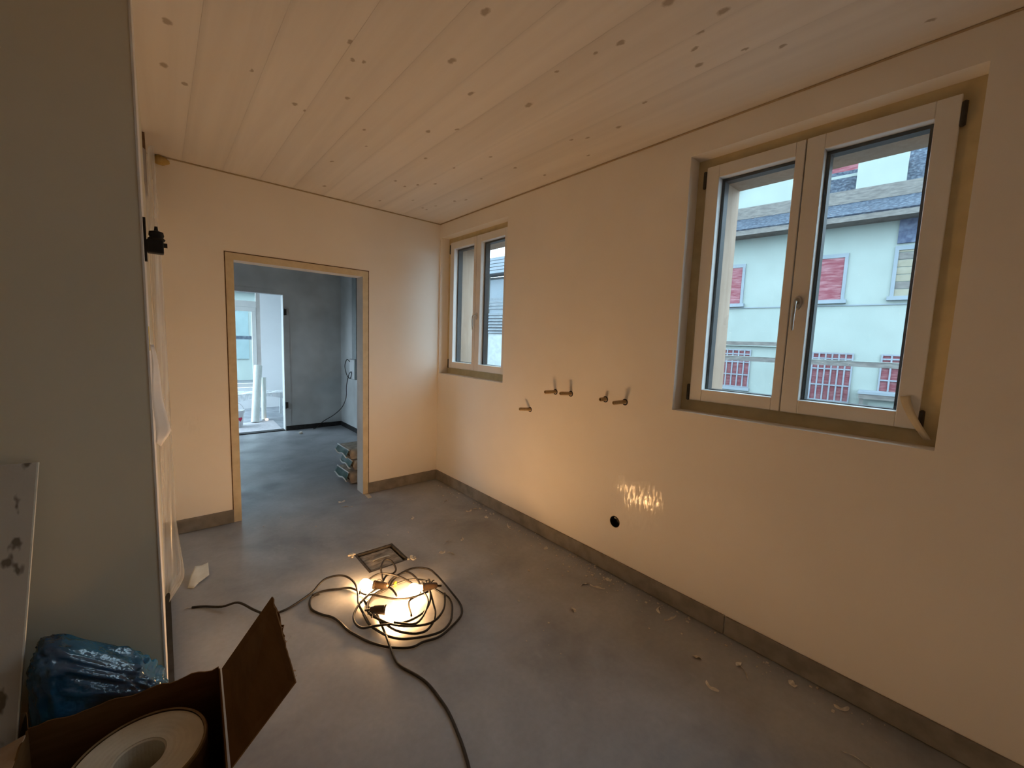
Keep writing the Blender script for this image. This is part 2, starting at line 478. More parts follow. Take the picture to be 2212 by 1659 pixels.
def struct(o, label, cat):
    return tag(o, label, cat, None, 'structure')

def copy_tree(o, parent=None, dloc=(0, 0, 0)):
    c = o.copy(); COL.objects.link(c)
    if parent is not None:
        c.parent = parent; c.matrix_parent_inverse = o.matrix_parent_inverse.copy()
    else:
        c.location = o.location + Vector(dloc)
    for ch in list(o.children):
        copy_tree(ch, c)
    return c

HC = 2.648            # ceiling height
XL, YP = -2.235, -1.90  # right edge and front plane of the partition block
W1Y = (-2.60, -3.65)  # big window opening
W4Y = (-4.75, -5.80)  # added unseen window behind the camera, lets daylight in
W2Y = (-0.02, -1.07)  # small window opening
WZ = (1.141, 2.513)
DX = (-1.762, -0.788, 2.03)  # doorway in the back wall
HOLE = (-2.268, 0.354, 0.038)
HATCH = (-1.248, -0.970, -1.322, -1.042)

# ------------------------------------------------------------------ the setting
# floor with the recess of the hatch left open
m = MB()
xs = [-5.2, HATCH[0], HATCH[1], 0.40]; ys = [-6.2, HATCH[2], HATCH[3], 3.36]
for i in range(3):
    for j in range(3):
        if i == 1 and j == 1: continue
        m.box(xs[i], xs[i + 1], ys[j], ys[j + 1], -0.12, 0)
m.box(HATCH[0], HATCH[1], HATCH[2], HATCH[3], -0.12, -0.045)
struct(m.build('floor', 'screed'), 'mottled grey cement screed floor running through the doorway', 'floor')

# ceiling slab and glazed boards
ceil = MB().box(-5.2, 0.36, -6.2, 0.16, HC + 0.014, HC + 0.2).build('ceiling', 'wall_white')
struct(ceil, 'whitewashed timber ceiling with knots and long board seams', 'ceiling')
KN = [(-1.285, -2.473, .022), (-1.234, -2.169, .024), (-1.044, -2.036, .02), (-0.786, -2.158, .025), (-0.87, -2.423, .012), (-0.816, -2.709, .02),
      (-0.838, -2.611, .012), (-0.405, -2.561, .015), (-0.858, -2.931, .025), (-0.306, -2.346, .018), (-1.015, -1.578, .02), (-0.91, -1.713, .016),
      (-1.199, -1.146, .012), (-1.284, -1.335, .014), (-1.46, -1.581, .016), (-1.637, -1.34, .018), (-1.582, -1.311, .013), (-1.542, -1.883, .013),
      (-1.5, -1.906, .013), (-1.586, -1.987, .015), (-1.846, -1.497, .014), (-2.067, -1.156, .02), (-2.142, -1.262, .024), (-2.136, -1.61, .024),
      (-1.282, -0.759, .018), (-1.177, -0.241, .02), (-0.854, -1.256, .018), (-0.569, -1.574, .016), (-0.356, -1.561, .016), (-0.133, -1.619, .014),
      (-0.38, -2.077, .014), (-0.331, -2.155, .016), (-0.157, -2.02, .014), (-0.589, -0.917, .018), (-0.673, -0.802, .018), (-0.73, -0.699, .016),
      (-0.827, -0.755, .016), (-0.644, -1.262, .013), (-0.404, -1.245, .013), (-0.729, -0.234, .018), (-0.535, -0.458, .016), (-0.325, -0.468, .016),
      (-0.276, -0.697, .018), (-0.229, -0.792, .016), (-0.378, -0.332, .018), (-0.33, -0.312, .018), (-0.689, -3.038, .024), (-0.653, -2.941, .016),
      (-0.584, -2.885, .016), (-0.444, -3.018, .014), (-0.14, -3.501, .016), (-0.482, -2.856, .018), (-0.36, -3.118, .015)]
seams = [0.0, -0.42, -0.655, -0.90, -1.125, -1.35, -1.58, -1.81, -2.04, -2.26, -2.7, -3.15, -3.6, -4.05, -4.5, -5.2]
tones = [(0, .0), (.012, 0), (-.015, 0), (.02, 0), (-.01, 0)]
for i in range(len(seams) - 1):
    x1, x0 = seams[i], seams[i + 1]
    ks = [k for k in KN if x0 < k[0] <= x1]
    dt = [0.0, 0.012, -0.014, 0.018, -0.008][i % 5]
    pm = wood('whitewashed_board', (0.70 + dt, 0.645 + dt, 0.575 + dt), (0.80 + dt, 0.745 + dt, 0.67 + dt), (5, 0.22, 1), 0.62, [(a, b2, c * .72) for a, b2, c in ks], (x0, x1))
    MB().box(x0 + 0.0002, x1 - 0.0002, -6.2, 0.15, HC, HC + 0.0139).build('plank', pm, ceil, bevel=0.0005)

# back wall with the doorway
m = MB()
m.box(-5.2, DX[0], 0, 0.15, 0, HC + .02).box(DX[1], 0.36, 0, 0.15, 0, HC + .02).box(DX[0], DX[1], 0, 0.15, DX[2], HC + .02)
struct(m.build('wall_back', 'wall'), 'plastered wall with the open doorway to the next room', 'wall')

# right wall with two window openings, one added unseen opening and the round socket hole
m = MB()
T = 0.36
ycut = [-6.2, W4Y[1], W4Y[0], W1Y[1], W1Y[0], W2Y[1], W2Y[0], 0.0]
for i in range(7):
    a, b = ycut[i], ycut[i + 1]
    if i in (1, 3, 5):
        m.box(0, T, a, b, 0, WZ[0]).box(0, T, a, b, WZ[1], HC + .02)
    elif i == 4:
        hy, hz, hr = HOLE
        m.box(0, T, a, hy - .1, 0, HC + .02).box(0, T, hy + .1, b, 0, HC + .02)
        m.box(0, T, hy - .1, hy + .1, 0, hz - .1).box(0, T, hy - .1, hy + .1, hz + .1, HC + .02)
        n = 40
        sq = []; ci = []; cb = []
        for k in range(n):
            t = 2 * math.pi * k / n
            c, s = math.cos(t), math.sin(t)
            q = max(abs(c), abs(s))
            sq.append(m.bm.verts.new((0, hy + .1 * c / q, hz + .1 * s / q)))
            ci.append(m.bm.verts.new((0, hy + hr * c, hz + hr * s)))
            cb.append(m.bm.verts.new((0.06, hy + hr * c, hz + hr * s)))
        for k in range(n):
            k2 = (k + 1) % n
            m.bm.faces.new((sq[k], sq[k2], ci[k2], ci[k])); m.bm.faces.new((ci[k], ci[k2], cb[k2], cb[k]))
        m.bm.faces.new(cb)
    else:
        m.box(0, T, a, b, 0, HC + .02)
m.box(0, T, 0, 0.15, 0, HC + .02)
struct(m.build('wall_right', 'wall'), 'plastered wall with two casement windows', 'wall')

# partition block on the left, its end wall and remaining outer walls
struct(MB().box(-3.4, XL, YP, 0, 0.0, HC + .02).build('wall_left', 'partition'), 'dull grey partition wall close to the camera on the left', 'wall')
struct(MB().box(-5.4, -5.2, -6.2, 0.15, 0, HC + .02).build('wall_side', 'wall'), 'plastered wall far to the left out of view', 'wall')
struct(MB().box(-5.4, 0.36, -6.4, -6.2, 0, HC + .02).build('wall_rear', 'wall'), 'plastered wall behind the camera', 'wall')

# baseboards
m = MB().box(-0.012, 0, -2.98, -0.012, 0.004, 0.1045)
struct(m.build('baseboard_right', 'baseboard', bevel=0.002), 'raw grey baseboard along the window wall up to the joint', 'baseboard')
m = MB().box(-0.012, 0, -6.2, -2.986, 0.004, 0.103)
struct(m.build('baseboard_right_near', 'baseboard', bevel=0.002), 'raw grey baseboard along the window wall nearest the camera', 'baseboard')
m = MB().box(-0.742, -0.012, -0.012, 0, 0.002, 0.1045)
struct(m.build('baseboard_back', 'baseboard', bevel=0.002), 'raw grey baseboard between doorway and room corner', 'baseboard')
m = MB().box(XL, -1.812, -0.012, 0, 0.002, 0.1045)
struct(m.build('baseboard_back_left', 'baseboard', bevel=0.002), 'raw grey baseboard left of the doorway', 'baseboard')
m = MB().box(XL, XL + 0.022, YP + .02, -0.92, 0.0, 0.085)
struct(m.build('baseboard_left', 'membrane'), 'black sealing strip at the foot of the left partition', 'baseboard')

# sealing beads under the ceiling
m = MB(); m.tube([(-0.002, -0.004, HC - .004), (-0.003, -1.5, HC - .004), (-0.002, -3.0, HC - .003), (-0.003, -6.1, HC - .004)], 0.005, 6, 6)
struct(m.build('trim_1', 'bead', smooth=True), 'yellowish sealing bead between window wall and ceiling', 'trim')
m = MB(); m.tube([(-0.004, -0.002, HC - .004), (-1.2, -0.003, HC - .004), (XL, -0.003, HC - .004)], 0.005, 6, 6)
struct(m.build('trim_2', 'bead', smooth=True), 'yellowish sealing bead between doorway wall and ceiling', 'trim')

# doorway edges covered with masking tape
dr = bpy.data.objects.new('door_1', None); COL.objects.link(dr)
struct(dr, 'doorway with edges masked in beige tape', 'doorway')
m = MB().box(DX[0] - 0.049, DX[0] + .0015, -0.0025, -0.0003, 0.004, 2.079); m.build('tape_strip', 'tape', dr)
m = MB().box(DX[1] - .0015, DX[1] + 0.049, -0.0025, -0.0003, 0.004, 2.079); m.build('tape_strip', 'tape', dr)
m = MB().box(DX[0] + .0015, DX[1] - .0015, -0.0025, -0.0003, 2.0285, 2.079); m.build('tape_strip', 'tape', dr)
m = MB().poly([(-0.782, -0.004, 0.0018), (-0.738, -0.004, 0.0018), (-0.752, -0.125, 0.0018), (-0.79, -0.13, 0.0018)], (0, 0, 0.001)); m.build('tape_tail', 'tape', dr)
# plain lining of the opening
m = MB().box(DX[0], DX[0] + .0012, 0.0005, 0.1495, 0.0, DX[2]); m.build('jamb', 'wall_grey', dr)
m = MB().box(DX[1] - .0012, DX[1], 0.0005, 0.1495, 0.0, DX[2]); m.build('jamb', 'wall_grey', dr)
m = MB().box(DX[0] - .056, DX[0] - .0495, -0.0018, -0.0003, 0.1, 2.086); m.build('dark_joint', 'brown_gap', dr)  # thin brown strips along the outer edge of the tape
m = MB().box(DX[0] - .056, DX[1] + .056, -0.0018, -0.0003, 2.0795, 2.086); m.build('dark_joint', 'brown_gap', dr)
m = MB().box(DX[1] + .0495, DX[1] + .055, -0.0018, -0.0003, 0.1, 2.079); m.build('dark_joint', 'brown_gap', dr)

# ------------------------------------------------------------------ windows
def make_window(name, y0, label):
    """casement window; y0 = left edge of the opening, everything to -1.05 m"""
    root = bpy.data.objects.new(name, None); COL.objects.link(root); root.location = (0, y0, WZ[0])
    struct(root, label, 'window')
    z0, z1 = WZ
    L = -1.05
    Y = lambda a: y0 + a
    # fixed frame, masked with tape
    fx0, fx1 = 0.098, 0.165
    for (a, b, c, d) in ((0, -0.075, z0, z1), (L + .075, L, z0, z1), (-0.075, L + .075, z0, z0 + .085), (-0.075, L + .075, z1 - .07, z1)):
        MB().box(fx0, fx1, Y(a), Y(b), c, d).build('frame_member', 'tape_olive', root)
    # two sashes
    S = {'l': (-0.055, -0.5035, -0.121, -0.4665), 'r': (-0.5085, -0.990, -0.578, -0.9215)}
    sz0, sz1, gz0, gz1 = 1.203, 2.464, 1.267, 2.399
    for key in ('l', 'r'):
        a, b, c, d = S[key]
        m = MB()
        sx0, sx1 = 0.080, 0.128
        m.box(sx0, sx1, Y(a), Y(c), sz0, sz1).box(sx0, sx1, Y(d), Y(b), sz0, sz1)
        m.box(sx0, sx1, Y(c), Y(d), sz0, gz0).box(sx0, sx1, Y(c), Y(d), gz1, sz1)
        sash = m.build('sash', 'white_paint', root, bevel=0.003)
        MB().box(0.122, 0.127, Y(c) + .004, Y(d) - .004, gz0 - .004, gz1 + .004).build('pane', 'glass', sash)
        g = MB(); w = 0.014; gx0, gx1 = 0.1285, 0.176
        g.box(gx0, gx1, Y(a), Y(c - w), sz0, sz1).box(gx0, gx1, Y(d + w), Y(b), sz0, sz1)
        g.box(gx0, gx1, Y(c - w), Y(d + w), sz0, gz0 + .004).box(gx0, gx1, Y(c - w), Y(d + w), gz1 - w, sz1)
        g.build('weather_frame', 'gasket', sash)
        if key == 'r':
            hy, hz = Y(-0.537), 1.722
            h = MB(); h.lathe([(0, .017), (.008, .017), (.011, .013)], (0.08, hy, hz), (-1, 0, 0), 20)
            for v in h.bm.verts: v.co.z = hz + (v.co.z - hz) * 1.9
            hd = h.build('handle', 'steel', sash, smooth=False)
            h = MB(); h.tube([(0.075, hy, hz), (0.045, hy, hz + .002), (0.034, hy, hz - .008), (0.031, hy, hz - .04), (0.033, hy + .002, hz - .085), (0.038, hy + .003, hz - .128)], 0.0075, 10)
            h.build('handle_lever', 'steel', sash, smooth=True)
    # hinges
    for ya, zz in ((-0.046, 2.40), (-0.046, 1.245), (L + .052, 2.39), (L + .052, 1.235)):
        h = MB(); h.lathe([(0, .004), (.004, .009), (.088, .009), (.092, .004)], (0.084, Y(ya), zz - .045), (0, 0, 1), 12)
        h.build('hinge', 'dark_metal', root, smooth=False)
    # raw timber lining outside
    ox0, ox1 = 0.18, 0.42
    for (a, b, c, d) in ((-0.02, -0.094, z0 + .03, z1 - .03), (L + .094, L + .02, z0 + .03, z1 - .03)):
        MB().box(ox0, ox1, Y(a), Y(b), c, d).build('outer_lining', 'pine', root)
    MB().box(ox0, ox1, Y(-0.094), Y(L + .094), z1 - .094, z1 - .03).build('outer_lining', 'pine', root)
    MB().box(ox0, 0.46, Y(-0.095), Y(L + .095), z0 + .03, z0 + .075).build('outer_sill', 'steel', root)
    return root
w1 = make_window('window_1', W1Y[0], 'large casement window near the camera, red shutters visible outside')
w2 = copy_tree(w1, None, (0, W2Y[0] - W1Y[0], 0)); w2.name = 'window_2'
w2['label'] = 'casement window tight in the room corner beside the doorway wall'
w4 = copy_tree(w1, None, (0, W4Y[0] - W1Y[0], 0)); w4.name = 'added_window_4'
w4['label'] = 'added unseen casement window behind the camera, lets daylight in'

# ------------------------------------------------------------------ next room seen through the doorway
struct(MB().box(0.07, 0.42, 0.15, 5.9, 0, HC + .02).build('wall_east', 'wall_grey'), 'grey plastered side wall of the next room', 'wall')
FD = (-1.66, -0.762, 2.067, 3.24, 3.36)
m = MB(); m.box(-4.2, FD[0], FD[3], FD[4], 0, HC + .02).box(FD[1], 0.07, FD[3], FD[4], 0, HC + .02).box(FD[0], FD[1], FD[3], FD[4], FD[2], HC + .02)
struct(m.build('wall_far', 'wall_grey'), 'grey plastered wall of the next room with the far door opening', 'wall')
struct(MB().box(-4.2, -4.0, 0.15, 0.5, 0, HC + .02).box(-4.2, -4.0, 2.9, 3.24, 0, HC + .02).box(-4.2, -4.0, 0.5, 1.2, 0, HC + .02).box(-4.2, -4.0, 1.2, 2.9, 0, 1.0).box(-4.2, -4.0, 1.2, 2.9, 1.85, HC + .02).build('wall_west', 'wall_grey'), 'side wall of the next room out of view', 'wall')  # unseen opening added here so daylight enters the next room
struct(MB().box(-4.2, 0.42, 0.15, 3.36, HC, HC + .2).box(-2.5, 0.42, 3.36, 5.9, HC, HC + .2).build('ceiling_far', 'wall_grey'), 'grey ceiling of the next room', 'ceiling')
m = MB().box(FD[1], 0.07, FD[3] - .012, FD[3], 0.0, 0.07)
struct(m.build('baseboard_far', 'membrane'), 'dark strip at the foot of the far grey wall', 'baseboard')
m = MB().box(0.058, 0.07, 0.9, FD[3] - .012, 0.0, 0.07)
struct(m.build('baseboard_east', 'membrane'), 'dark strip at the foot of the side wall in the next room', 'baseboard')
d2 = bpy.data.objects.new('door_2', None); COL.objects.link(d2)
struct(d2, 'bright far door opening with two hinges and no leaf', 'doorway')
m = MB(); m.box(FD[1], FD[1] + .07, FD[3] - .008, FD[3], 0.072, FD[2] + .07).box(FD[0], FD[1], FD[3] - .008, FD[3], FD[2], FD[2] + .07)
m.build('casing', 'wall_grey', d2, bevel=.002)
MB().box(FD[1] - .012, FD[1], FD[3] - .008, FD[4] + .003, 0.0, FD[2]).build('jamb', 'white_paint', d2)
MB().box(FD[0], FD[1] - .012, FD[3] + .0, FD[4], 0.0, 0.012).build('threshold', 'membrane', d2)
for hz in (1.815, 0.40):
    m = MB(); m.box(FD[1] - .012, FD[1] + .03, FD[3] - .03, FD[3] - .008, hz - .045, hz + .045)
    m.lathe([(0, .009), (.1, .009)], (FD[1] - .004, FD[3] - .034, hz - .05), (0, 0, 1), 10)
    m.build('hinge', 'dark_metal', d2)

# room beyond, bright
m = MB().box(-2.5, 0.4, 3.36, 5.9, -0.12, -0.012)
struct(m.build('floor_far', mottled('bare_blue_grey_concrete', (0.28, 0.30, 0.33), (0.42, 0.44, 0.47), 5, 0.6, 0.4)), 'bare concrete floor of the bright far room', 'floor')
FW = (-2.05, -0.662, 0.40, 2.36)
m = MB(); m.box(-2.5, FW[0], 5.75, 5.9, -.02, HC).box(FW[1], 0.07, 5.75, 5.9, -.02, HC).box(FW[0], FW[1], 5.75, 5.9, -.02, FW[2]).box(FW[0], FW[1], 5.75, 5.9, FW[3], HC)
struct(m.build('wall_north', 'wall_white'), 'white wall with the window of the far room', 'wall')
m = MB(); m.box(-2.5, -2.35, 3.36, 3.5, -.02, HC).box(-2.5, -2.35, 5.6, 5.75, -.02, HC).box(-2.5, -2.35, 3.5, 5.6, -.02, .05).box(-2.5, -2.35, 3.5, 5.6, 2.55, HC)  # unseen wall set close, wide opening added to brighten the far room
struct(m.build('wall_outer', 'wall_white'), 'outer wall of the far room out of view', 'wall')
w3 = bpy.data.objects.new('window_3', None); COL.objects.link(w3)
struct(w3, 'tall window of the far room with a fanlight above', 'window')
fm = 'white_paint'
MB().box(FW[1] - .07, FW[1], 5.76, 5.83, FW[2], FW[3]).build('frame_member', mottled('greyish_frame', (0.50, 0.46, 0.43), (0.58, 0.54, 0.50), 5, 0.6), w3)
MB().box(FW[0], FW[1] - .07, 5.76, 5.83, 1.985, 2.10).build('transom', fm, w3)
MB().box(FW[0], FW[1] - .07, 5.76, 5.83, FW[3] - .06, FW[3]).build('frame_member', fm, w3)
MB().box(FW[0], FW[0] + .07, 5.76, 5.83, FW[2], FW[3]).build('frame_member', fm, w3)
m = MB(); m.box(FW[0] + .07, FW[1] - .072, 5.755, 5.82, FW[2] + .01, FW[2] + .09).box(FW[0] + .07, FW[1] - .072, 5.755, 5.82, 1.90, 1.98)
m.box(FW[1] - .145, FW[1] - .072, 5.755, 5.82, FW[2] + .09, 1.90).box(FW[0] + .07, FW[0] + .145, 5.755, 5.82, FW[2] + .09, 1.90)
sash = m.build('sash', fm, w3, bevel=.003)
MB().box(FW[0] + .145, FW[1] - .145, 5.785, 5.79, FW[2] + .09, 1.90).build('pane', 'glass', sash)
MB().box(FW[0] + .07, FW[1] - .07, 5.785, 5.79, 2.10, FW[3] - .06).build('pane', 'glass', w3)

# things in the far room
o = MB().poly([(-1.62, 3.37, -0.0115), (-0.785, 3.37, -0.0115), (-0.758, 4.23, -0.0115), (-1.6, 4.2, -0.0115)], (0, 0, 0.008)).build('floor_paper', 'mat')
tag(o, 'pale protective paper lying on the floor of the bright far room', 'floor paper')
def paper_roll(name, foot, top, r, label):
    o = empty(name, foot, label, 'roll', 'film rolls in the far room')
    d = Vector(top) - Vector(foot)
    MB().lathe([(0, r), (d.length, r)], foot, d, 24, cap=False).lathe([(0, r * .45), (d.length, r * .45)], foot, d, 16, cap=False).build('core', 'film_roll', o, smooth=True)
    MB().lathe([(0, r * .45), (0, r)], foot, d, 24, cap=False).build('end', 'film_roll', o)
    MB().lathe([(d.length, r * .45), (d.length, r)], foot, d, 24, cap=False).build('end', 'film_roll', o)
paper_roll('film_roll', (-1.035, 4.17, -0.003), (-0.93, 4.42, 0.93), 0.062, 'front milky film roll leaning in the far doorway')
paper_roll('film_roll', (-0.872, 4.37, -0.003), (-0.845, 4.47, 0.72), 0.038, 'thinner film roll standing behind the leaning film roll')
# trestle with a draped sheet
tr = empty('work_trestle', (-1.1, 4.75, 0), 'low work trestle under the draped plastic sheet in the far room', 'trestle')
MB().box(-1.62, -0.42, 4.6, 4.95, 0.40, 0.425).build('top', 'bucket', tr)
for x in (-1.5, -0.5):
    for y in (4.63, 4.92):
        MB().box(x - .02, x + .02, y - .02, y + .02, -0.0115, 0.40).build('leg', 'bucket', tr)
def sheet(u, v):
    x = -1.66 + 1.26 * u
    s = v * 0.62
    if s < 0.42:
        y, z = 5.0 - s, 0.430 + 0.006 * math.sin(u * 19 + s * 9)
    else:
        y, z = 4.578 - 0.012 * math.sin(u * 23), 0.430 - (s - .42) * (0.55 + 0.25 * math.sin(u * 7))
    return (x, y, z)
o = MB().grid(sheet, 40, 30).build('plastic_sheet', 'film_white', smooth=True)
tag(o, 'milky plastic sheet draped over the low trestle in the far room', 'plastic sheet')
# bucket
bk = empty('bucket', (-1.33, 3.92, -0.003), 'white plastic bucket with a red mark at the far door edge', 'bucket')
bp = (-1.345, 3.92, -0.0035)
MB().lathe([(0, .105), (.26, .125), (.26, .120), (.01, .10)], bp, (0, 0, 1), 32, cap=True).build('body', 'bucket', bk, smooth=False)
MB().lathe([(.225, .126), (.225, .134), (.268, .134), (.268, .118)], bp, (0, 0, 1), 32, cap=False).build('rim', 'bucket', bk)
hx = []
for k in range(24):
    t = 2 * math.pi * k / 24
    a = 16 * math.sin(t) ** 3; b2 = 13 * math.cos(t) - 5 * math.cos(2 * t) - 2 * math.cos(3 * t) - math.cos(4 * t)
    ang = -1.05 + a * 0.0175
    hx.append((bp[0] + .1205 * math.cos(ang), bp[1] + .1205 * math.sin(ang), 0.13 + b2 * .0024))
MB().poly(hx, (.0015, -.0015, 0)).build('print', 'red', bk)
sm = MB(); sm.tube([(bp[0] + .12 * math.cos(t), bp[1] + .12 * math.sin(t) * .3 - .02, .27 + .11 * math.sin(t)) for t in [math.pi * k / 10 for k in range(11)]], .0025, 6, 2)
sm.build('handle', 'steel', bk)
o = MB().lathe([(0, .02), (.012, .026), (.03, .018), (.036, 0)], (-0.846, 4.27, -0.0035), (0, 0, 1), 14).build('reflection_glow', emit_mat('reflected_lamp_glow', (1, .62, .35, 1), 3.0), smooth=True)  # orange lamp reflection made as a small glowing blob
tag(o, 'tiny glowing blob standing in for a lamp reflection beside the film rolls', 'reflection glow')

# things in the next room
def sack(z, h, dx, dy, rot, label):
    w, d = 0.46, 0.37
    o = empty('mortar_sack', (-0.585 + dx, 0.485 + dy, z), label, 'sack', 'sacks stacked behind the doorway')
    o.rotation_euler.z = rot
    def add(mb, name, mat, smooth=True):
        ob = mb.build(name, mat, None, smooth=smooth); ob.parent = o; return ob
    rnd = random.Random(int(z * 1000))
    sx = rnd.random() * 10
    m = MB()
    nu, nv = 22, 20
    def f(u, v):
        t = -math.pi + 2 * math.pi * v
        x = -w / 2 + w * u
        e = min(1.0, (min(u, 1 - u) / 0.05)) ** 0.5 if min(u, 1 - u) < 0.05 else 1.0
        e = max(e, 0.12)
        c, s = math.cos(t), math.sin(t)
        yy = d / 2 * math.copysign(abs(c) ** 0.35, c)
        zz = h / 2 * math.copysign(abs(s) ** 0.5, s) * e
        n = noise.noise(Vector((x * 9 + sx, yy * 9, zz * 9))) * 0.007
        return (x, yy * (1 + n), h / 2 + zz + n * 0.4)
    m.grid(f, nu, nv)
    bmesh.ops.remove_doubles(m.bm, verts=m.bm.verts, dist=1e-5)
    add(m, 'body', 'sack')
    # printed glossy end fold facing the doorway's left
    m = MB()
    def g(u, v):
        yy = -d / 2 * .88 + d * .88 * u
        s = v
        return (-w / 2 - 0.001 - 0.026 * math.sin(s * math.pi * .5) , yy, h * (0.95 - 0.55 * s) - 0.01 * math.sin(u * 9 + sx) * s)
    m.grid(g, 12, 6)
    add(m, 'end_fold', 'green_sack').modifiers.new('s', 'SOLIDIFY').thickness = 0.004
    m = MB()
    m.tube([g(u / 10, 1) for u in range(11)], 0.0075, 8, 2)
    m.tube([g(u / 10, 0) for u in range(11)], 0.006, 8, 2)
    add(m, 'seam', 'sack_white')
    return o
sack(0.0, 0.135, 0.0, 0.0, 0.03, 'bottom mortar sack of the stack behind the doorway')
sack(0.137, 0.113, 0.045, -0.02, -0.04, 'middle mortar sack of the stack behind the doorway')
sack(0.252, 0.113, 0.005, 0.0, 0.02, 'top mortar sack of the stack behind the doorway')
# trunking + box + cable on the side wall
o = MB().box(0.038, 0.07, 2.47, 2.64, 1.145, HC).build('cable_trunking', 'trunking', bevel=.003)
tag(o, 'grey vertical cable trunking on the side wall of the next room', 'trunking')
jb = empty('junction_box', (0.05, 2.6, 0.82), 'pale junction box below the trunking in the next room', 'junction box')
MB().box(0.022, 0.07, 2.48, 2.70, 0.83, 1.143).build('housing', 'trunking', jb, bevel=.006)
MB().box(0.016, 0.022, 2.49, 2.69, 0.84, 1.133).build('cover', 'bucket', jb, bevel=.003)
o = MB().tube([(0.009, 2.66, 1.10), (-0.02, 2.70, 1.13), (-0.03, 2.76, 1.02), (-0.01, 2.72, 0.88), (0.0, 2.6, 0.85), (0.0, 2.56, 0.95), (-0.01, 2.64, 0.90), (-0.01, 2.75, 0.72), (0.02, 2.86, 0.52), (0.0, 3.0, 0.34), (-0.08, 3.15, 0.20), (-0.22, 3.215, 0.10), (-0.34, 3.19, 0.012), (-0.40, 3.12, 0.008)], 0.006, 8).build('loose_cable', 'cable', smooth=True)
tag(o, 'thin dark cable drooping from junction box to floor', 'cable')
m = MB(); bmesh.ops.create_icosphere(m.bm, subdivisions=2, radius=0.028)
for v in m.bm.verts: v.co += v.normal * 0.008 * noise.noise(v.co * 60); v.co.z = v.co.z * .7 + .018
o = m.build('mortar_lump', 'mortar'); o.location = (-0.636, 2.90, 0)
tag(o, 'small mortar lump on the floor before the far wall', 'mortar lump')

# ------------------------------------------------------------------ wall fittings
def stub(y, z, ln, dy, dz, label):
    o = empty('pipe_stub', (0, y, z), label, 'pipe stub', 'pipe stubs sticking out of the window wall')
    e = Vector((-ln, dy, dz))
    def add(mb, n, mt):
        ob = mb.build(n, mt, None, smooth=False); ob.parent = o
    L = e.length
    m = MB(); m.lathe([(-.02, .0125), (L - .004, .0125), (L, .0115), (L, .0085), (L - .02, .0085), (L - .02, 0)], (0, 0, 0), e, 20, cap=False); add(m, 'tube', 'conduit')
    m = MB(); m.lathe([(0.0004, .0132), (0.0012, .0205), (0.0004, .021)], (0, 0, -.002), (-1, 0, 0), 20, cap=False); add(m, 'wall_gap', 'hole')
stub(-1.424, 0.969, 0.085, 0.030, 0.004, 'single low pipe stub nearest the small window')
stub(-1.689, 1.140, 0.095, 0.014, 0.000, 'left stub of the pipe pair next to the low stub')
stub(-1.838, 1.144, 0.095, 0.014, 0.004, 'right stub of the pipe pair next to the low stub')
stub(-2.138, 1.143, 0.050, 0.004, 0.000, 'shortest pipe stub, left in the pair by the large window')
stub(-2.287, 1.145, 0.090, 0.022, -0.004, 'pipe stub closest to the large window')
sb = empty('socket_box', (0.02, HOLE[0], HOLE[1]), 'round black socket box sunk in the wall below the pipe stubs', 'socket box')
m = MB(); m.lathe([(0.0, .0372), (0.0, .0355), (-.045, .0355), (-.047, .0)], (0.0005, HOLE[0], HOLE[1]), (-1, 0, 0), 32, cap=False)
m.build('cup', 'hole', sb)
m = MB().box(.008, .045, HOLE[0] - .006, HOLE[0] + .012, HOLE[1] + .018, HOLE[1] + .026); m.build('clip', 'trunking', sb)

# corner bead, tapes, film and bracket on the edge of the partition
struct(MB().box(XL - .004, XL + .003, YP - .003, YP + .35, 0.0, HC).build('trim_3', 'white_paint', bevel=.0015), 'white corner bead on the edge of the left partition', 'trim')
o = MB().box(XL + .003, XL + .0045, YP + .01, YP + .05, 1.42, 1.502).build('yellow_tape', 'yellow')
tag(o, 'short yellow tape on the edge of the left partition', 'tape')
def strip(u, v):
    z = 1.44 - 0.345 * u
    w = 0.012 + 0.05 * u * (1 if u < .86 else max(0.1, (1 - u) / .14))
    return (XL + .005 + w * v * .75 + .003 * math.sin(u * 9), YP + .03 + .02 * v, z - .02 * v * u)
o = MB().grid(strip, 20, 4).build('white_tape', 'white_tape', smooth=True, solid=.001)
tag(o, 'torn white tape hanging from the edge of the left partition', 'tape')
def film(u, v):
    z = 2.30 - 2.14 * u
    w = 0.035 + 0.028 * u + 0.030 * max(0, (u - .82) / .18) ** 1.0 * (1 if u < .95 else (1 - u) / .05)
    if u > .93: w *= max(0.25, 1 - ((u - .93) / .07) ** 2 * .8)
    x = XL + .006 + w * v
    return (x + .006 * math.sin(v * 7 + u * 4), -1.2 + 0.05 * math.sin(v * 5 + u * 6), z)
o = MB().grid(film, 60, 8).build('plastic_film', 'film', smooth=True)
tag(o, 'clear plastic film hanging down the edge of the left partition', 'plastic film')
o = MB().box(XL, XL + .012, -0.42, -0.05, 2.36, 2.63).build('wall_gap', 'brown_gap')
tag(o, 'brown unplastered gap high in the left room corner', 'wall gap')
m = MB(); bmesh.ops.create_icosphere(m.bm, subdivisions=3, radius=.06)
for v in m.bm.verts: v.co = Vector((v.co.x * .75, v.co.y * .3, v.co.z * .5)) + v.normal * .01 * noise.noise(v.co * 40)
o = m.build('foam_blob', 'foam', smooth=True); o.location = (-2.15, -0.012, 2.615)
tag(o, 'yellow foam blob under the ceiling in the left room corner', 'foam')
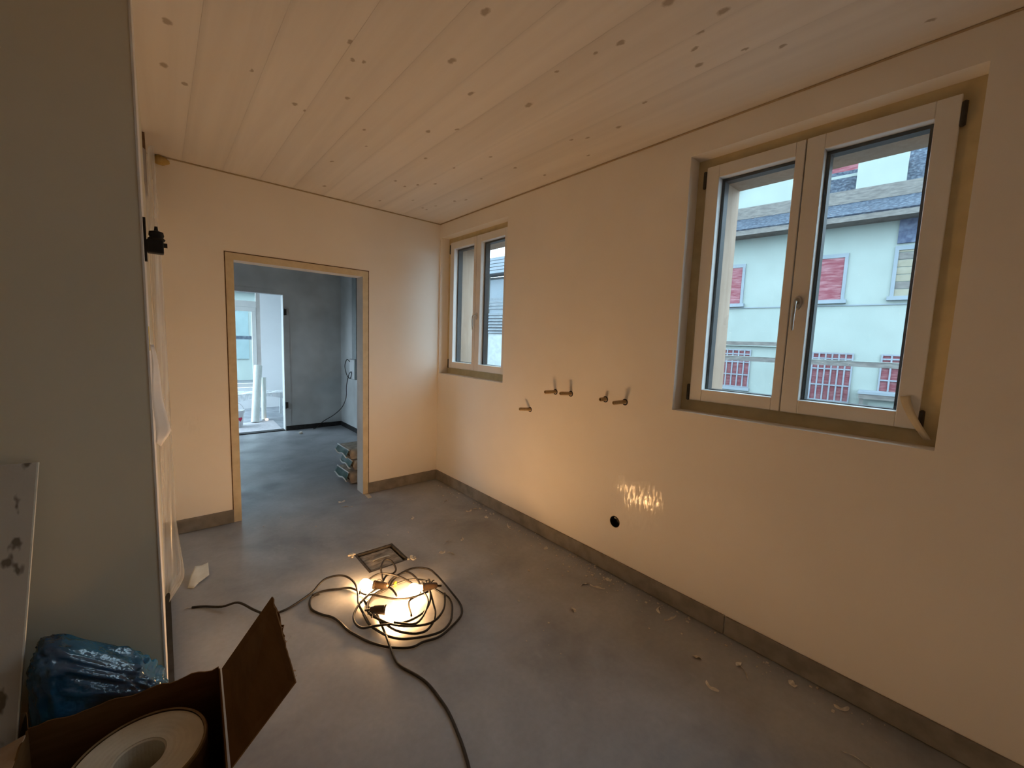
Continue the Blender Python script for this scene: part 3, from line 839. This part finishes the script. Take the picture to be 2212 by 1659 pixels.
# bracket
br = empty('wall_bracket', (XL + .01, YP + .05, 1.79), 'black bracket with a knob clamped to the left partition edge', 'bracket')
MB().box(XL + .003, XL + .010, YP + .035, YP + .055, 1.722, 1.866).build('plate', 'black', br)
m = MB(); m.box(XL + .010, XL + .054, YP + .03, YP + .07, 1.752, 1.797); m.build('body', 'black', br, bevel=.004)
m = MB(); m.lathe([(0, .021), (.006, .024), (.012, .018), (.018, .021), (.03, .019), (.034, .006), (.048, .004)], (XL + .036, YP + .05, 1.795), (0, 0, 1), 18); m.build('knob', 'black', br)
MB().lathe([(0, .008), (.012, .008)], (XL + .052, YP + .05, 1.783), (1, 0, 0), 12).build('screw', 'black', br)

# ------------------------------------------------------------------ floor hatch
ht = empty('floor_hatch', (-1.11, -1.18, -0.045), 'square sunken floor hatch with dusty metal lid behind the bulbs', 'floor hatch')
x0, x1, y0, y1 = HATCH
m = MB(); t = 0.016
m.box(x0 + .001, x0 + t, y0 + .001, y1 - .001, -.045, -.001).box(x1 - t, x1 - .001, y0 + .001, y1 - .001, -.045, -.001)
m.box(x0 + t, x1 - t, y0 + .001, y0 + t, -.045, -.001).box(x0 + t, x1 - t, y1 - t, y1 - .001, -.045, -.001)
m.build('frame', 'hatch_frame', ht)
m = MB().box(x0 + t + .012, x1 - t - .012, y0 + t + .012, y1 - t - .012, -.045, -.014); lid = m.build('lid', 'hatch', ht, bevel=.002)
m = MB(); m.tube([(-1.17, -1.18, -.014), (-1.15, -1.18, -.007), (-1.07, -1.18, -.007), (-1.05, -1.18, -.014)], .004, 8, 4); m.build('pull', 'steel', lid, smooth=True)
for (cx, cy, s) in ((-1.262, -1.05, 1), (-0.955, -1.325, 2)):
    m = MB(); rr = random.Random(s)
    for k in range(14):
        a = rr.random() * 6.28; d = rr.random() * .026; q = .003 + rr.random() * .007
        c = (cx + d * math.cos(a), cy + d * math.sin(a))
        m.box(c[0] - q, c[0] + q * rr.random(), c[1] - q * rr.random(), c[1] + q, 0.0, q * 1.1)
    ob = m.build('mortar_spill', 'mortar', ht); ob['kind'] = 'stuff'

# ------------------------------------------------------------------ site lights on the floor
sl = empty('site_light_string', (-1.22, -1.7, 0), 'tangled black cable string with three lit bulbs on the floor', 'string lights')
CAB = dict(
A=[[-2.128, -1.086], [-2.079, -1.113], [-2.005, -1.195], [-1.936, -1.238], [-1.877, -1.345], [-1.823, -1.402], [-1.755, -1.415], [-1.686, -1.39], [-1.594, -1.349], [-1.546, -1.319], [-1.504, -1.31], [-1.441, -1.329], [-1.399, -1.366], [-1.381, -1.439], [-1.396, -1.528], [-1.422, -1.612], [-1.432, -1.758], [-1.434, -1.806]],
A2=[[-1.6, -1.372], [-1.534, -1.367], [-1.463, -1.399], [-1.401, -1.435], [-1.355, -1.55], [-1.294, -1.575]],
B=[[-1.56, -1.37], [-1.602, -1.376], [-1.626, -1.425], [-1.632, -1.491], [-1.604, -1.561], [-1.567, -1.618], [-1.548, -1.678], [-1.535, -1.767], [-1.513, -1.834], [-1.48, -1.916], [-1.429, -1.995], [-1.373, -2.05], [-1.325, -2.075], [-1.275, -2.075], [-1.202, -2.092], [-1.126, -2.075], [-1.03, -2.032], [-0.988, -1.986], [-0.964, -1.922], [-0.961, -1.849], [-0.957, -1.738], [-0.953, -1.644], [-0.959, -1.562], [-1.009, -1.484], [-1.08, -1.464], [-1.15, -1.482], [-1.238, -1.559], [-1.313, -1.57], [-1.388, -1.618]],
C=[[-1.023, -1.7], [-1.007, -1.781], [-0.996, -1.855], [-1.015, -1.925], [-1.057, -1.992], [-1.1, -2.042], [-1.163, -2.072], [-1.228, -2.064], [-1.295, -2.036], [-1.354, -1.999], [-1.396, -1.942], [-1.423, -1.87], [-1.438, -1.799], [-1.432, -1.707]],
D=[[-1.389, -1.592], [-1.391, -1.666], [-1.392, -1.776], [-1.373, -1.867], [-1.353, -1.934], [-1.318, -1.986], [-1.277, -2.021], [-1.23, -2.029], [-1.173, -1.995], [-1.128, -1.937], [-1.097, -1.862], [-1.059, -1.763]],
E=[[-1.342, -1.575], [-1.414, -1.619], [-1.466, -1.677], [-1.492, -1.73], [-1.496, -1.788], [-1.478, -1.828], [-1.433, -1.846], [-1.367, -1.88], [-1.293, -1.915], [-1.228, -1.917], [-1.168, -1.897], [-1.113, -1.85], [-1.068, -1.779], [-1.05, -1.725]],
F=[[-1.417, -1.632], [-1.382, -1.602], [-1.315, -1.568], [-1.252, -1.565], [-1.231, -1.621], [-1.236, -1.693]],
G=[[-1.244, -1.526], [-1.221, -1.453], [-1.201, -1.392], [-1.157, -1.345], [-1.124, -1.366], [-1.128, -1.447], [-1.155, -1.472], [-1.193, -1.455], [-1.237, -1.496]],
H=[[-1.369, -1.713], [-1.385, -1.813], [-1.399, -1.906], [-1.416, -1.998], [-1.431, -2.093], [-1.427, -2.152], [-1.394, -2.244], [-1.379, -2.312], [-1.377, -2.394], [-1.382, -2.487], [-1.409, -2.612], [-1.433, -2.691], [-1.472, -2.803], [-1.50, -3.0], [-1.47, -3.2], [-1.52, -3.4], [-1.51, -3.58]],
I=[[-1.25, -1.90], [-1.203, -1.781], [-1.123, -1.756], [-1.076, -1.659], [-1.066, -1.57], [-1.08, -1.509], [-1.132, -1.502], [-1.195, -1.527], [-1.235, -1.573]],
J=[[-1.352, -1.599], [-1.297, -1.68], [-1.245, -1.74], [-1.17, -1.77], [-1.08, -1.775]])
CAB['K'] = [[-1.2 + .205 * math.cos(t * .62 + .4) * (1 + .08 * math.sin(t * 2.1)), -1.77 + .215 * math.sin(t * .62 + .4) * (1 + .1 * math.cos(t * 1.7))] for t in range(10)]
CAB['L'] = [[-1.26 + .16 * math.cos(-t * .6 + 2.6) * (1 + .1 * math.sin(t * 1.3)), -1.70 + .26 * math.sin(-t * .6 + 2.6) * (1 + .06 * math.cos(t * 2.7))] for t in range(9)]
zoff = dict(K=3, L=5, A=0, A2=1, B=0, C=1, D=2, E=3, F=4, G=2, H=1, I=4, J=5)
CR = 0.006
for key, pts in CAB.items():
    P = []
    for i, (x, y) in enumerate(pts):
        lift = zoff[key] * 0.007
        if key == 'A':
            lift = [0, 0, .012, .03, .02, .004, .004, .004, .012, .03, .045, .05, .042, .03, .02, .01, .004, .004][i]
        if key == 'G':
            lift = [.01, .03, .05, .06, .055, .04, .03, .02, .01][i]
        if key == 'H' and i > 3: lift = 0
        if key == 'B' and 18 <= i <= 24: lift = [0, .012, .025, .03, .03, .02, .01][i - 18]
        P.append((x, y, CR + 0.0004 + lift))
    MB().tube(P, CR, 8, 5).build('cable', 'cable', sl, smooth=True)
m = MB().tube([(-2.128, -1.086, .006), (-2.15, -1.075, .006), (-2.165, -1.078, .004)], .0022, 6, 3); m.build('cable_core', 'steel', sl)
def lamp(bc, sc, watts=1.0):
    b = Vector(bc); s = Vector(sc)
    d = (b - s).normalized()           # socket -> bulb
    sk = MB().lathe([(-.075, .006), (-.07, .014), (-.055, .018), (-.03, .021), (.0, .0235), (.004, .026), (.012, .026), (.012, .0)], b - d * .062, d, 20, cap=True)
    so = sk.build('lamp_socket', 'brown_plastic', sl, smooth=False)
    prof = [(-.052, .0135), (-.040, .0155), (-.028, .021), (-.014, .0285), (0, .0325), (.012, .0325), (.022, .028), (.030, .019), (.0345, .008), (.036, 0)]
    MB().lathe(prof, b, d, 24).build('bulb', 'bulb', so, smooth=True)
    ld = bpy.data.lights.new('filament', 'POINT'); ld.energy = BULB_WATTS * watts; ld.color = BULB_COLOR; ld.shadow_soft_size = 0.022
    lo = bpy.data.objects.new('filament', ld); COL.objects.link(lo); lo.location = b + d * .004
    MB().tube([s + d * -.02, s - d * .035 + Vector((0, 0, -.004)), s - d * .06 + Vector((.01, .01, -.018))], CR, 8, 4).build('pigtail', 'cable', so, smooth=True)
lamp((-1.339, -1.497, 0.043), (-1.285, -1.552, 0.046))
lamp((-1.139, -1.712, 0.045), (-1.055, -1.752, 0.052))
lamp((-1.302, -1.822, 0.044), (-1.385, -1.758, 0.050))
lamp((-1.52, -3.74, 0.044), (-1.50, -3.64, 0.050), 0.26)   # the string goes on towards the camera
# hooks and clamps on the string
for i, (x, y) in enumerate(((-1.045, -1.71), (-1.38, -1.77), (-1.245, -1.535))):
    m = MB()
    for k in range(4):
        a = k * .8 + i
        m.tube([(x, y, .03), (x + .03 * math.cos(a), y + .03 * math.sin(a), .05), (x + .05 * math.cos(a + .3), y + .05 * math.sin(a + .3), .04)], .0035, 6, 3)
    m.build('clamp', 'black', sl)
m = MB().lathe([(0, .006), (.004, .013), (.02, .013), (.03, .008), (.032, 0)], (-1.198, -1.579, .022), (.5, .6, .15), 12); m.build('connector', 'yellow', sl)

# ------------------------------------------------------------------ cardboard box with roll
BL, BR, FR, FL = (-2.519, -2.156), (-2.100, -2.210), (-2.120, -2.605), (-2.535, -2.565)
bx = empty('cardboard_box', (-2.32, -2.38, 0), 'open brown cardboard box with torn flap in the lower foreground', 'box')
def panel(p, q, z0, z1, torn, name):
    n = 24
    d = Vector((q[0] - p[0], q[1] - p[1], 0)); nn = Vector((-d.y, d.x, 0)).normalized() * 0.004
    pts = [(p[0], p[1], z0), (q[0], q[1], z0)]
    for k in range(n + 1):
        t = 1 - k / n
        z = z1 + (noise.noise(Vector((t * 9, z1 * 7, 2))) * .011 + noise.noise(Vector((t * 40, 3, 2))) * .004 if torn else 0)
        pts.append((p[0] + d.x * t, p[1] + d.y * t, z))
    return MB().poly(pts, nn).build(name, 'card', bx)
panel(BL, BR, 0, .400, True, 'panel')
panel(BR, FR, 0, .392, False, 'panel')
panel(FR, FL, 0, .395, False, 'panel')
panel(FL, BL, 0, .398, True, 'panel')
MB().poly([(*BL, .001), (*FL, .001), (*FR, .001), (*BR, .001)], (0, 0, .004)).build('bottom', 'card', bx)
h0, h1, t1, t0 = Vector((-2.092, -2.215, .392)), Vector((-2.110, -2.60, .385)), Vector((-1.955, -2.585, .528)), Vector((-1.945, -2.225, .590))
m = MB(); edge = []
n = 22
for k in range(n + 1):
    t = k / n
    p = t1.lerp(t0, t)
    q = noise.noise(Vector((t * 13, 1, 5))) * .007 + noise.noise(Vector((t * 45, 4, 5))) * .004
    edge.append(p + (t0 - h0).normalized() * q)
m.poly([h0, h1] + edge, (h1 - h0).cross(t0 - h0).normalized() * -.004)
fl = m.build('flap', 'card', bx)
fn = (h1 - h0).cross(t0 - h0).normalized()
if fn.x < 0: fn = -fn
up1 = (t0 - h0).normalized()
m = MB(); ply = []
for k in range(17):
    t = k / 16
    p = t1.lerp(t0, .34 + .64 * t) + fn * (.004 + .018 * math.sin(t * 2.6)) + up1 * (noise.noise(Vector((t * 11, 8, 1))) * .010 - .012)
    ply.append(p)
m.poly([t1.lerp(t0, .98) - up1 * .085 + fn * .003, t1.lerp(t0, .34) - up1 * .03 + fn * .003] + ply, fn * .002)
m.build('torn_ply', 'card', fl)
m = MB(); rq = random.Random(11)
for k in range(16):
    t = .05 + .8 * rq.random()
    p = t1.lerp(t0, t) + fn * (.004 + rq.random() * .008) - up1 * (.002 + .012 * rq.random())
    a1 = Vector((rq.uniform(-1, 1), rq.uniform(-1, 1), rq.uniform(-1, 1))).normalized() * (.003 + .006 * rq.random())
    a2 = Vector((rq.uniform(-1, 1), rq.uniform(-1, 1), rq.uniform(-1, 1))).normalized() * .004
    m.slab([p, p + a1, p + a1 + a2, p + a2], .0012)
ob = m.build('torn_fibre', 'card_tan', fl); ob['kind'] = 'stuff'
p = t1.lerp(t0, .42)
MB().slab([p + Vector((.006, 0, 0)), p + Vector((.022, .004, .004)), p + Vector((.022, .018, -.008)), p + Vector((.006, .014, -.010))], .002).build('label_scrap', 'white_tape', fl)
# left flap bent outwards
m = MB().slab([(-2.522, -2.17, .396), (-2.538, -2.56, .393), (-2.72, -2.55, .345), (-2.71, -2.18, .350)], .004); m.build('flap', 'card_tan', bx)
ro = empty('foam_strip_roll', (-2.29, -2.365, 0.006), 'cream foam strip roll standing inside the cardboard box', 'roll')
c0 = (-2.292, -2.368, 0.006)
MB().lathe([(0, .150), (.335, .150), (.341, .147), (.340, .141)], c0, (0, 0, 1), 64, cap=False).build('outer_wrap', 'roll_rim', ro, smooth=False)
m = MB()
prof = []
for k in range(13):
    r = .1405 - k * (.1405 - .058) / 12
    prof.append((.336 + (.0006 if k % 2 else 0) - .00012 * k, r))
m.lathe(prof + [(.330, .058)], c0, (0, 0, 1), 64, cap=False)
m.build('wound_strip', 'roll', ro, smooth=False)
MB().lathe([(.332, .058), (.329, .054), (.02, .054), (.02, 0)], c0, (0, 0, 1), 40, cap=False).build('core', 'roll', ro)

# blue bag between box and partition
m = MB(); bmesh.ops.create_icosphere(m.bm, subdivisions=5, radius=1)
for v in m.bm.verts:
    c = v.co.copy()
    f = lambda a, e: math.copysign(abs(a) ** e, a)
    x, y, z = f(c.x, .42), f(c.y, .5), f(c.z, .42)
    slope = 0.255 - 0.065 * x - .01
    p = Vector((-2.385 + .150 * x, -2.035 + .085 * y, slope * (1 + z)))
    w = noise.noise(Vector((c.x * 3, c.y * 3, c.z * 4)) + Vector((3, 1, 7))) * .014 + abs(noise.noise(c * 6.5)) * -.022 + abs(noise.noise(c * 13)) * .010
    p += c.normalized() * w
    v.co = Vector((p.x, min(max(p.y, -2.14), -1.915), max(p.z, .0015)))
o = m.build('plastic_bag', 'blue', smooth=True)
tag(o, 'crumpled shiny blue plastic bag between cardboard box and left partition', 'bag')

# tan carton with the leaning board standing on it
cb = empty('carton', (-2.85, -2.2, 0), 'plain tan carton under the leaning grey board', 'box')
MB().box(-3.15, -2.556, -2.42, -1.96, 0.0, 0.325).build('body', 'card_tan', cb, bevel=.004)
MB().box(-3.15, -2.556, -2.215, -2.165, 0.3255, 0.3265).build('sealing_tape', 'tape', cb)
bd = empty('leaning_board', (-2.8, -2.07, 0.33), 'stained grey board with white edge leaning on the left partition', 'board')
top_r, bot_r = Vector((-2.498, -1.925, 1.083)), Vector((-2.556, -2.082, .329))
wv = Vector((-0.7, 0, 0.035))
m = MB().slab([bot_r, top_r, top_r + wv, bot_r + wv], -0.0125 if (top_r - bot_r).cross(wv).y > 0 else 0.0125)
m.build('sheet', 'board', bd)
ev = Vector((.0035, 0, -.0002))
dvv = (top_r - bot_r).cross(wv).normalized() * .0125
if dvv.y > 0: dvv = -dvv
m = MB().hexa([bot_r + dvv * -.02, bot_r + ev, bot_r + ev + dvv, bot_r + dvv, top_r, top_r + ev, top_r + ev + dvv, top_r + dvv]); m.build('edge', 'board_edge', bd)

# ------------------------------------------------------------------ scraps on the floor
pts = [(-2.137, -0.857), (-2.11, -0.877), (-2.116, -0.767), (-2.092, -0.691), (-2.06, -0.689), (-2.025, -0.662), (-2.03, -0.789), (-2.082, -0.835)]
hh = [.003, .003, .034, .046, .040, .036, .014, .008]
m = MB()
P8 = [Vector((p[0], p[1], h)) for p, h in zip(pts, hh)]
mid = [Vector((-2.098, -0.80, .026)), Vector((-2.062, -0.748, .022))]
V = [m.bm.verts.new(p) for p in P8 + mid]
for f in ((0, 1, 8), (0, 8, 2), (1, 7, 8), (2, 8, 3), (8, 9, 3), (3, 9, 4), (4, 9, 5), (5, 9, 6), (6, 9, 7), (7, 9, 8)):
    m.bm.faces.new([V[i] for i in f])
bmesh.ops.subdivide_edges(m.bm, edges=m.bm.edges[:], cuts=2, use_grid_fill=True, smooth=.4)
o = m.build('paper_scrap', 'paper', smooth=True, solid=.0012)
tag(o, 'curled cream paper scrap on the floor by the left partition', 'paper scrap')
def shaving(L, w, curl, seed):
    m = MB()
    def f(u, v):
        a = curl * (u - .5)
        return (L * (math.sin(a) / curl if abs(curl) > .01 else u - .5), L * (1 - math.cos(a)) / max(curl, .01) + w * (v - .5) * (1 - abs(u - .5)), .002 + .010 * abs(math.sin(u * 5 + seed)) * (v))
    m.grid(f, 8, 2)
    return m
deb = [[-0.194, -0.915], [-0.122, -0.905], [-0.153, -1.097], [-0.524, -1.302], [-0.648, -1.273], [-0.755, -1.385], [-0.700, -1.430], [-0.112, -1.335], [-0.116, -1.779], [-0.242, -2.239], [-0.209, -2.313], [-0.486, -2.366], [-0.105, -2.659], [-0.116, -2.75], [-0.28, -2.97], [-0.412, -3.094], [-0.197, -3.159], [-0.163, -3.116], [-0.075, -3.50], [-0.301, -3.58], [-0.094, -3.316], [-1.006, -0.081], [-1.008, -0.208], [-0.086, -2.305], [-0.65, -0.75], [-0.25, -0.60]]
protos = [shaving(.055, .010, 1.6, 1).build('plaster_shaving', 'mortar'), shaving(.075, .006, .5, 2).build('plaster_shaving', 'mortar'), shaving(.035, .018, .9, 3).build('plaster_shaving', 'mortar')]
for i, (x, y) in enumerate(deb):
    o = protos[i] if i < 3 else protos[i % 3].copy()
    if i >= 3: COL.objects.link(o)
    o.location = (x, y, 0.0); o.rotation_euler.z = i * 2.4
    o.scale = (1.25, 1.35, 1.0)
    tag(o, 'thin pale plaster shaving lying on the grey screed', 'shaving', 'plaster shavings scattered on the screed')
m = MB(); rr = random.Random(3)
for k in range(420):
    if k < 330:
        y = -0.15 - rr.random() * 3.5; x = -0.016 - abs(rr.gauss(0, .06))
        if rr.random() < .35: y = -2.2 + rr.gauss(0, .18); x = -0.02 - abs(rr.gauss(0, .12))
    else:
        x = -2.0 + rr.random() * 1.9; y = -2.6 + rr.random() * 2.5
        if HATCH[0] - .02 < x < HATCH[1] + .02 and HATCH[2] - .02 < y < HATCH[3] + .02: continue
        if -2.2 < x < -.9 and y < -1.0: continue
    s = .0012 + rr.random() ** 2 * .005
    m.box(x - s, x + s * rr.random(), y - s * rr.random() * 2, y + s, 0.0002, s * .9)
o = m.build('plaster_crumbs', 'mortar')
tag(o, 'fine plaster crumbs strewn along the foot of the window wall', 'crumbs', None, 'stuff')

# masking tape peeling from the large window
def peel(u, v):
    return (0.0775 - .016 * math.sin(u * math.pi) - .004 * v, -3.528 - .085 * u ** 1.3 - .030 * v * (1 - .3 * u), 1.33 - .165 * u + .006 * v)
o = MB().grid(peel, 14, 3).build('peeling_tape', 'tape', smooth=True, solid=.001)
tag(o, 'masking tape peeling off the lower corner of the large window', 'tape')

# ------------------------------------------------------------------ outside: street and houses
o = MB().box(-60, 60, -60, 60, -0.75, -0.65).build('ground', 'asphalt')
struct(o, 'grey street surface outside the windows', 'ground')
PA = Vector((12.0825, -2.6965, 0)); TH = math.radians(-7.2086)
FDv = Vector((math.sin(TH), math.cos(TH), 0)); FNv = Vector((math.cos(TH), -math.sin(TH), 0))
def fbox(mb, s0, s1, n0, n1, z0, z1):
    P = lambda s, n, z: PA + FDv * s + FNv * n + Vector((0, 0, z))
    mb.hexa([P(s0, n0, z0), P(s1, n0, z0), P(s1, n1, z0), P(s0, n1, z0), P(s0, n0, z1), P(s1, n0, z1), P(s1, n1, z1), P(s0, n1, z1)])
    return mb
def fquad(mb, pts, t=.05):
    P = lambda s, n, z: PA + FDv * s + FNv * n + Vector((0, 0, z))
    mb.slab([P(*p) for p in pts], t); return mb
hs = empty('house', PA, 'pale rendered house across the street with red shutters', 'house')
fbox(MB(), -7, 12.2, 0, 6, -0.66, 5.15).build('wall', 'facade', hs)
fbox(MB(), -7, 12.2, -.03, 0, 2.77, 2.80).build('string_course', 'facade_trim', hs)
def hwin(s0, s1, z0, z1, mat):
    m = MB(); w = .075
    fbox(m, s0, s0 + w, -.05, .0, z0, z1); fbox(m, s1 - w, s1, -.05, 0, z0, z1); fbox(m, s0 + w, s1 - w, -.05, 0, z1 - w * 1.4, z1)
    win = m.build('house_window', 'facade_trim', hs)
    fbox(MB(), s0 - .05, s1 + .05, -.12, 0, z0 - .10, z0).build('sill', 'facade_trim', win)
    if mat == 'slat':
        z = z0
        k = 0
        while z < z1 - w * 1.4 - .02:
            fbox(MB(), s0 + w, s1 - w, -.022, -.004, z + .008, min(z + .17, z1 - w * 1.4)).build('slat', ['slat', 'eave_wood', 'slat', 'slat'][k % 4], win)
            z += .18; k += 1
    else:
        fbox(MB(), s0 + w, s1 - w, -.03, -.002, z0, z1 - w * 1.4).build('shutter', mat, win)
hwin(4.17, 5.08, 2.92, 4.12, 'shutter')
hwin(1.72, 2.62, 2.94, 4.16, 'shutter')
hwin(-0.15, 0.82, 2.98, 4.22, 'slat')
fbox(MB(), -0.3, 0.80, -.06, -.001, 4.28, 5.06).build('slate_panel', 'dark_shutter', hs)
def gwin(s0, s1, z0, z1, n, mat='brick_red'):
    win = fbox(MB(), s0, s1, -.012, -.001, z0, z1).build('cellar_window', mat, hs)
    m = MB(); b = .018
    for k in range(n + 1):
        s = s0 + (s1 - s0) * k / n
        fbox(m, s - b, s + b, -.055, -.030, z0, z1)
    for f in (0, .02, .34, .67, .88, .985):
        z = z0 + (z1 - z0) * f
        fbox(m, s0, s1, -.05, -.034, z - b, z + b)
    m.build('grille', 'grille', win)
    fbox(MB(), s0 - .05, s1 + .05, -.10, -.001, z0 - .09, z0 - .005).build('sill', 'facade_trim', win)
gwin(3.82, 4.95, 0.33, 1.51, 7)
gwin(1.39, 2.55, 0.16, 1.51, 8)
gwin(-0.5, 0.81, 0.50, 1.51, 7)
led = fbox(MB(), 2.85, 5.6, -.09, -.001, 1.645, 1.755).build('ledge', 'eave_wood', hs)
fbox(MB(), 2.85, 5.6, -.10, -.001, 1.622, 1.644).build('ledge_trim', 'facade', led)
# eaves and roof strip
fbox(MB(), -7, 12.2, -.55, .02, 4.86, 4.95).build('soffit', 'eave_wood', hs)
fbox(MB(), -7, 12.2, -.62, -.55, 4.84, 5.00).build('fascia', 'eave_wood', hs)
fquad(MB(), [(-7, -.64, 5.01), (12.2, -.64, 5.01), (12.2, .55, 5.63), (-7, .55, 5.63)], .04).build('roof', 'roof_dark', hs)
fbox(MB(), -7, 12.2, .48, .62, 5.60, 5.95).build('cornice', 'eave_wood', hs)
up = hs
fbox(MB(), 3.1, 5.6, .7, 5.5, 5.0, 7.9).build('gable_wall', 'facade', up)
fbox(MB(), 0.78, 1.80, .75, 3, 5.0, 6.78).build('dormer_wall', 'facade', up)
fquad(MB(), [(1.8, .78, 5.8), (3.1, .78, 5.8), (3.1, 1.6, 6.85), (1.8, 1.6, 6.85)], .05).build('slate_roof', 'roof_dark', up)
fbox(MB(), 1.8, 3.1, 1.4, 1.6, 6.6, 6.68).build('flashing', 'facade', up)
fbox(MB(), 1.8, 3.1, 1.6, 1.9, 6.66, 7.1).build('red_fascia', 'shutter', up)
fquad(MB(), [(-4, .78, 5.8), (0.78, .78, 5.8), (0.78, 2.0, 7.4), (-4, 2.0, 7.4)], .05).build('slate_roof', 'roof_dark', up)
fquad(MB(), [(5.4, .6, 6.0), (5.4, 2.5, 6.0), (4.1, 2.5, 7.4), (4.1, .6, 7.4)], .08).build('verge', 'eave_wood', up)
# rail in front of the house
rl = empty('street_rail', PA - FNv * 2, 'long pale timber rail in front of the house across the street', 'rail')
fbox(MB(), -4, 9, -2.06, -2.0, 1.205, 1.325).build('rail', 'eave_wood', rl)
fbox(MB(), -4, 9, -2.07, -1.99, 1.325, 1.337).build('cap', 'facade', rl)
for s in (-3.6, 8.6): fbox(MB(), s - .06, s + .06, -2.0, -1.9, -0.65, 1.33).build('post', 'grey_wood', rl)
# canopy low at the right
cn = fbox(MB(), -1.4, 1.18, -.75, -.001, .50, .56).build('cellar_canopy', 'facade_trim', hs)
fbox(MB(), -1.4, 1.16, -.73, -.69, .38, .50).build('fascia', 'eave_wood', cn)
fbox(MB(), 1.06, 1.14, -.70, -.62, -.65, .50).build('post', 'eave_wood', cn)
fbox(MB(), -1.3, 0.96, -.5, -.44, -.65, .36).build('back_panel', 'facade', cn)

# house further down the street, seen through the small window
nb = empty('neighbour_house', PA + FDv * 15, 'bluish house with ribbed eaves and tiled porch far down the street', 'house')
fbox(MB(), 12.9, 22, 0.3, 6, -.66, 4.6).build('wall', 'facade_trim', nb)
for k in range(5):
    fbox(MB(), 12.9, 22, -.55 + k * .05, .32, 4.62 + k * .16, 4.745 + k * .16).build('eave_board', ['facade_trim', 'grille', 'facade_trim', 'grille', 'facade_trim'][k], nb)
fbox(MB(), 15.3, 15.55, -.25, 0.0, -.66, 4.62).build('pillar', 'facade', nb)
fbox(MB(), 15.58, 15.66, -.3, -.2, -.66, 4.62).build('downpipe', 'grille', nb)
for k in range(18):
    z = 1.86 + k * .145
    a = fbox(MB(), 12.9, 15.2 - max(0, (k - 12)) * .16, -.26 + k * .012, .0 + k * .012, z, z + .085)
    if k in (7,): continue
    a.build('tile_course', 'tile_pale', nb)
fbox(MB(), 12.9, 15.2, -.12, .3, 1.86, 4.4).build('porch_gable', 'facade_trim', nb)
fbox(MB(), 12.9, 15.15, -.2, .3, -.66, 1.84).build('porch_wall', 'trunking', nb)
fbox(MB(), 15.2, 15.42, 1.5, 1.7, 5.0, 7.5).build('chimney', 'facade_trim', nb)

# scene outside the far room's window
oh = empty('garden_house', (0, 18, -.65), 'pale blue house beyond the window of the far room', 'house')
MB().box(-4.5, 1.15, 18, 24, -.65, 3.3).build('wall', 'facade', oh)
MB().box(-4.8, 1.5, 17.6, 18.4, 3.3, 3.65).build('eave', 'facade_trim', oh)
MB().box(0.1, 0.85, 17.95, 18.0, 0.3, 2.6).build('door', 'teal', oh)
MB().box(1.15, 2.6, 18.3, 24, -.65, 2.6).build('annex', 'tile_pale', oh)
MB().box(-8, 8, 15.9, 16, 1.20, 1.34).build('rail', 'roof_dark', oh)
for x in (-7.5, -3, 4): MB().box(x, x + .12, 15.9, 16, -.65, 1.20).build('post', 'roof_dark', oh)
tr = empty('tree', (1.6, 27, -.65), 'green tree standing behind the pale blue house', 'tree')
o = MB(); bmesh.ops.create_icosphere(o.bm, subdivisions=4, radius=2.2)
for v in o.bm.verts: v.co += v.normal * .5 * noise.noise(v.co * 1.7); v.co += Vector((1.6, 27, 4.4))
o.build('crown', 'leaf', tr, smooth=True)
MB().lathe([(0, .22), (4.5, .12)], (1.6, 27, -.65), (0, 0, 1), 12).build('trunk', 'eave_wood', tr)
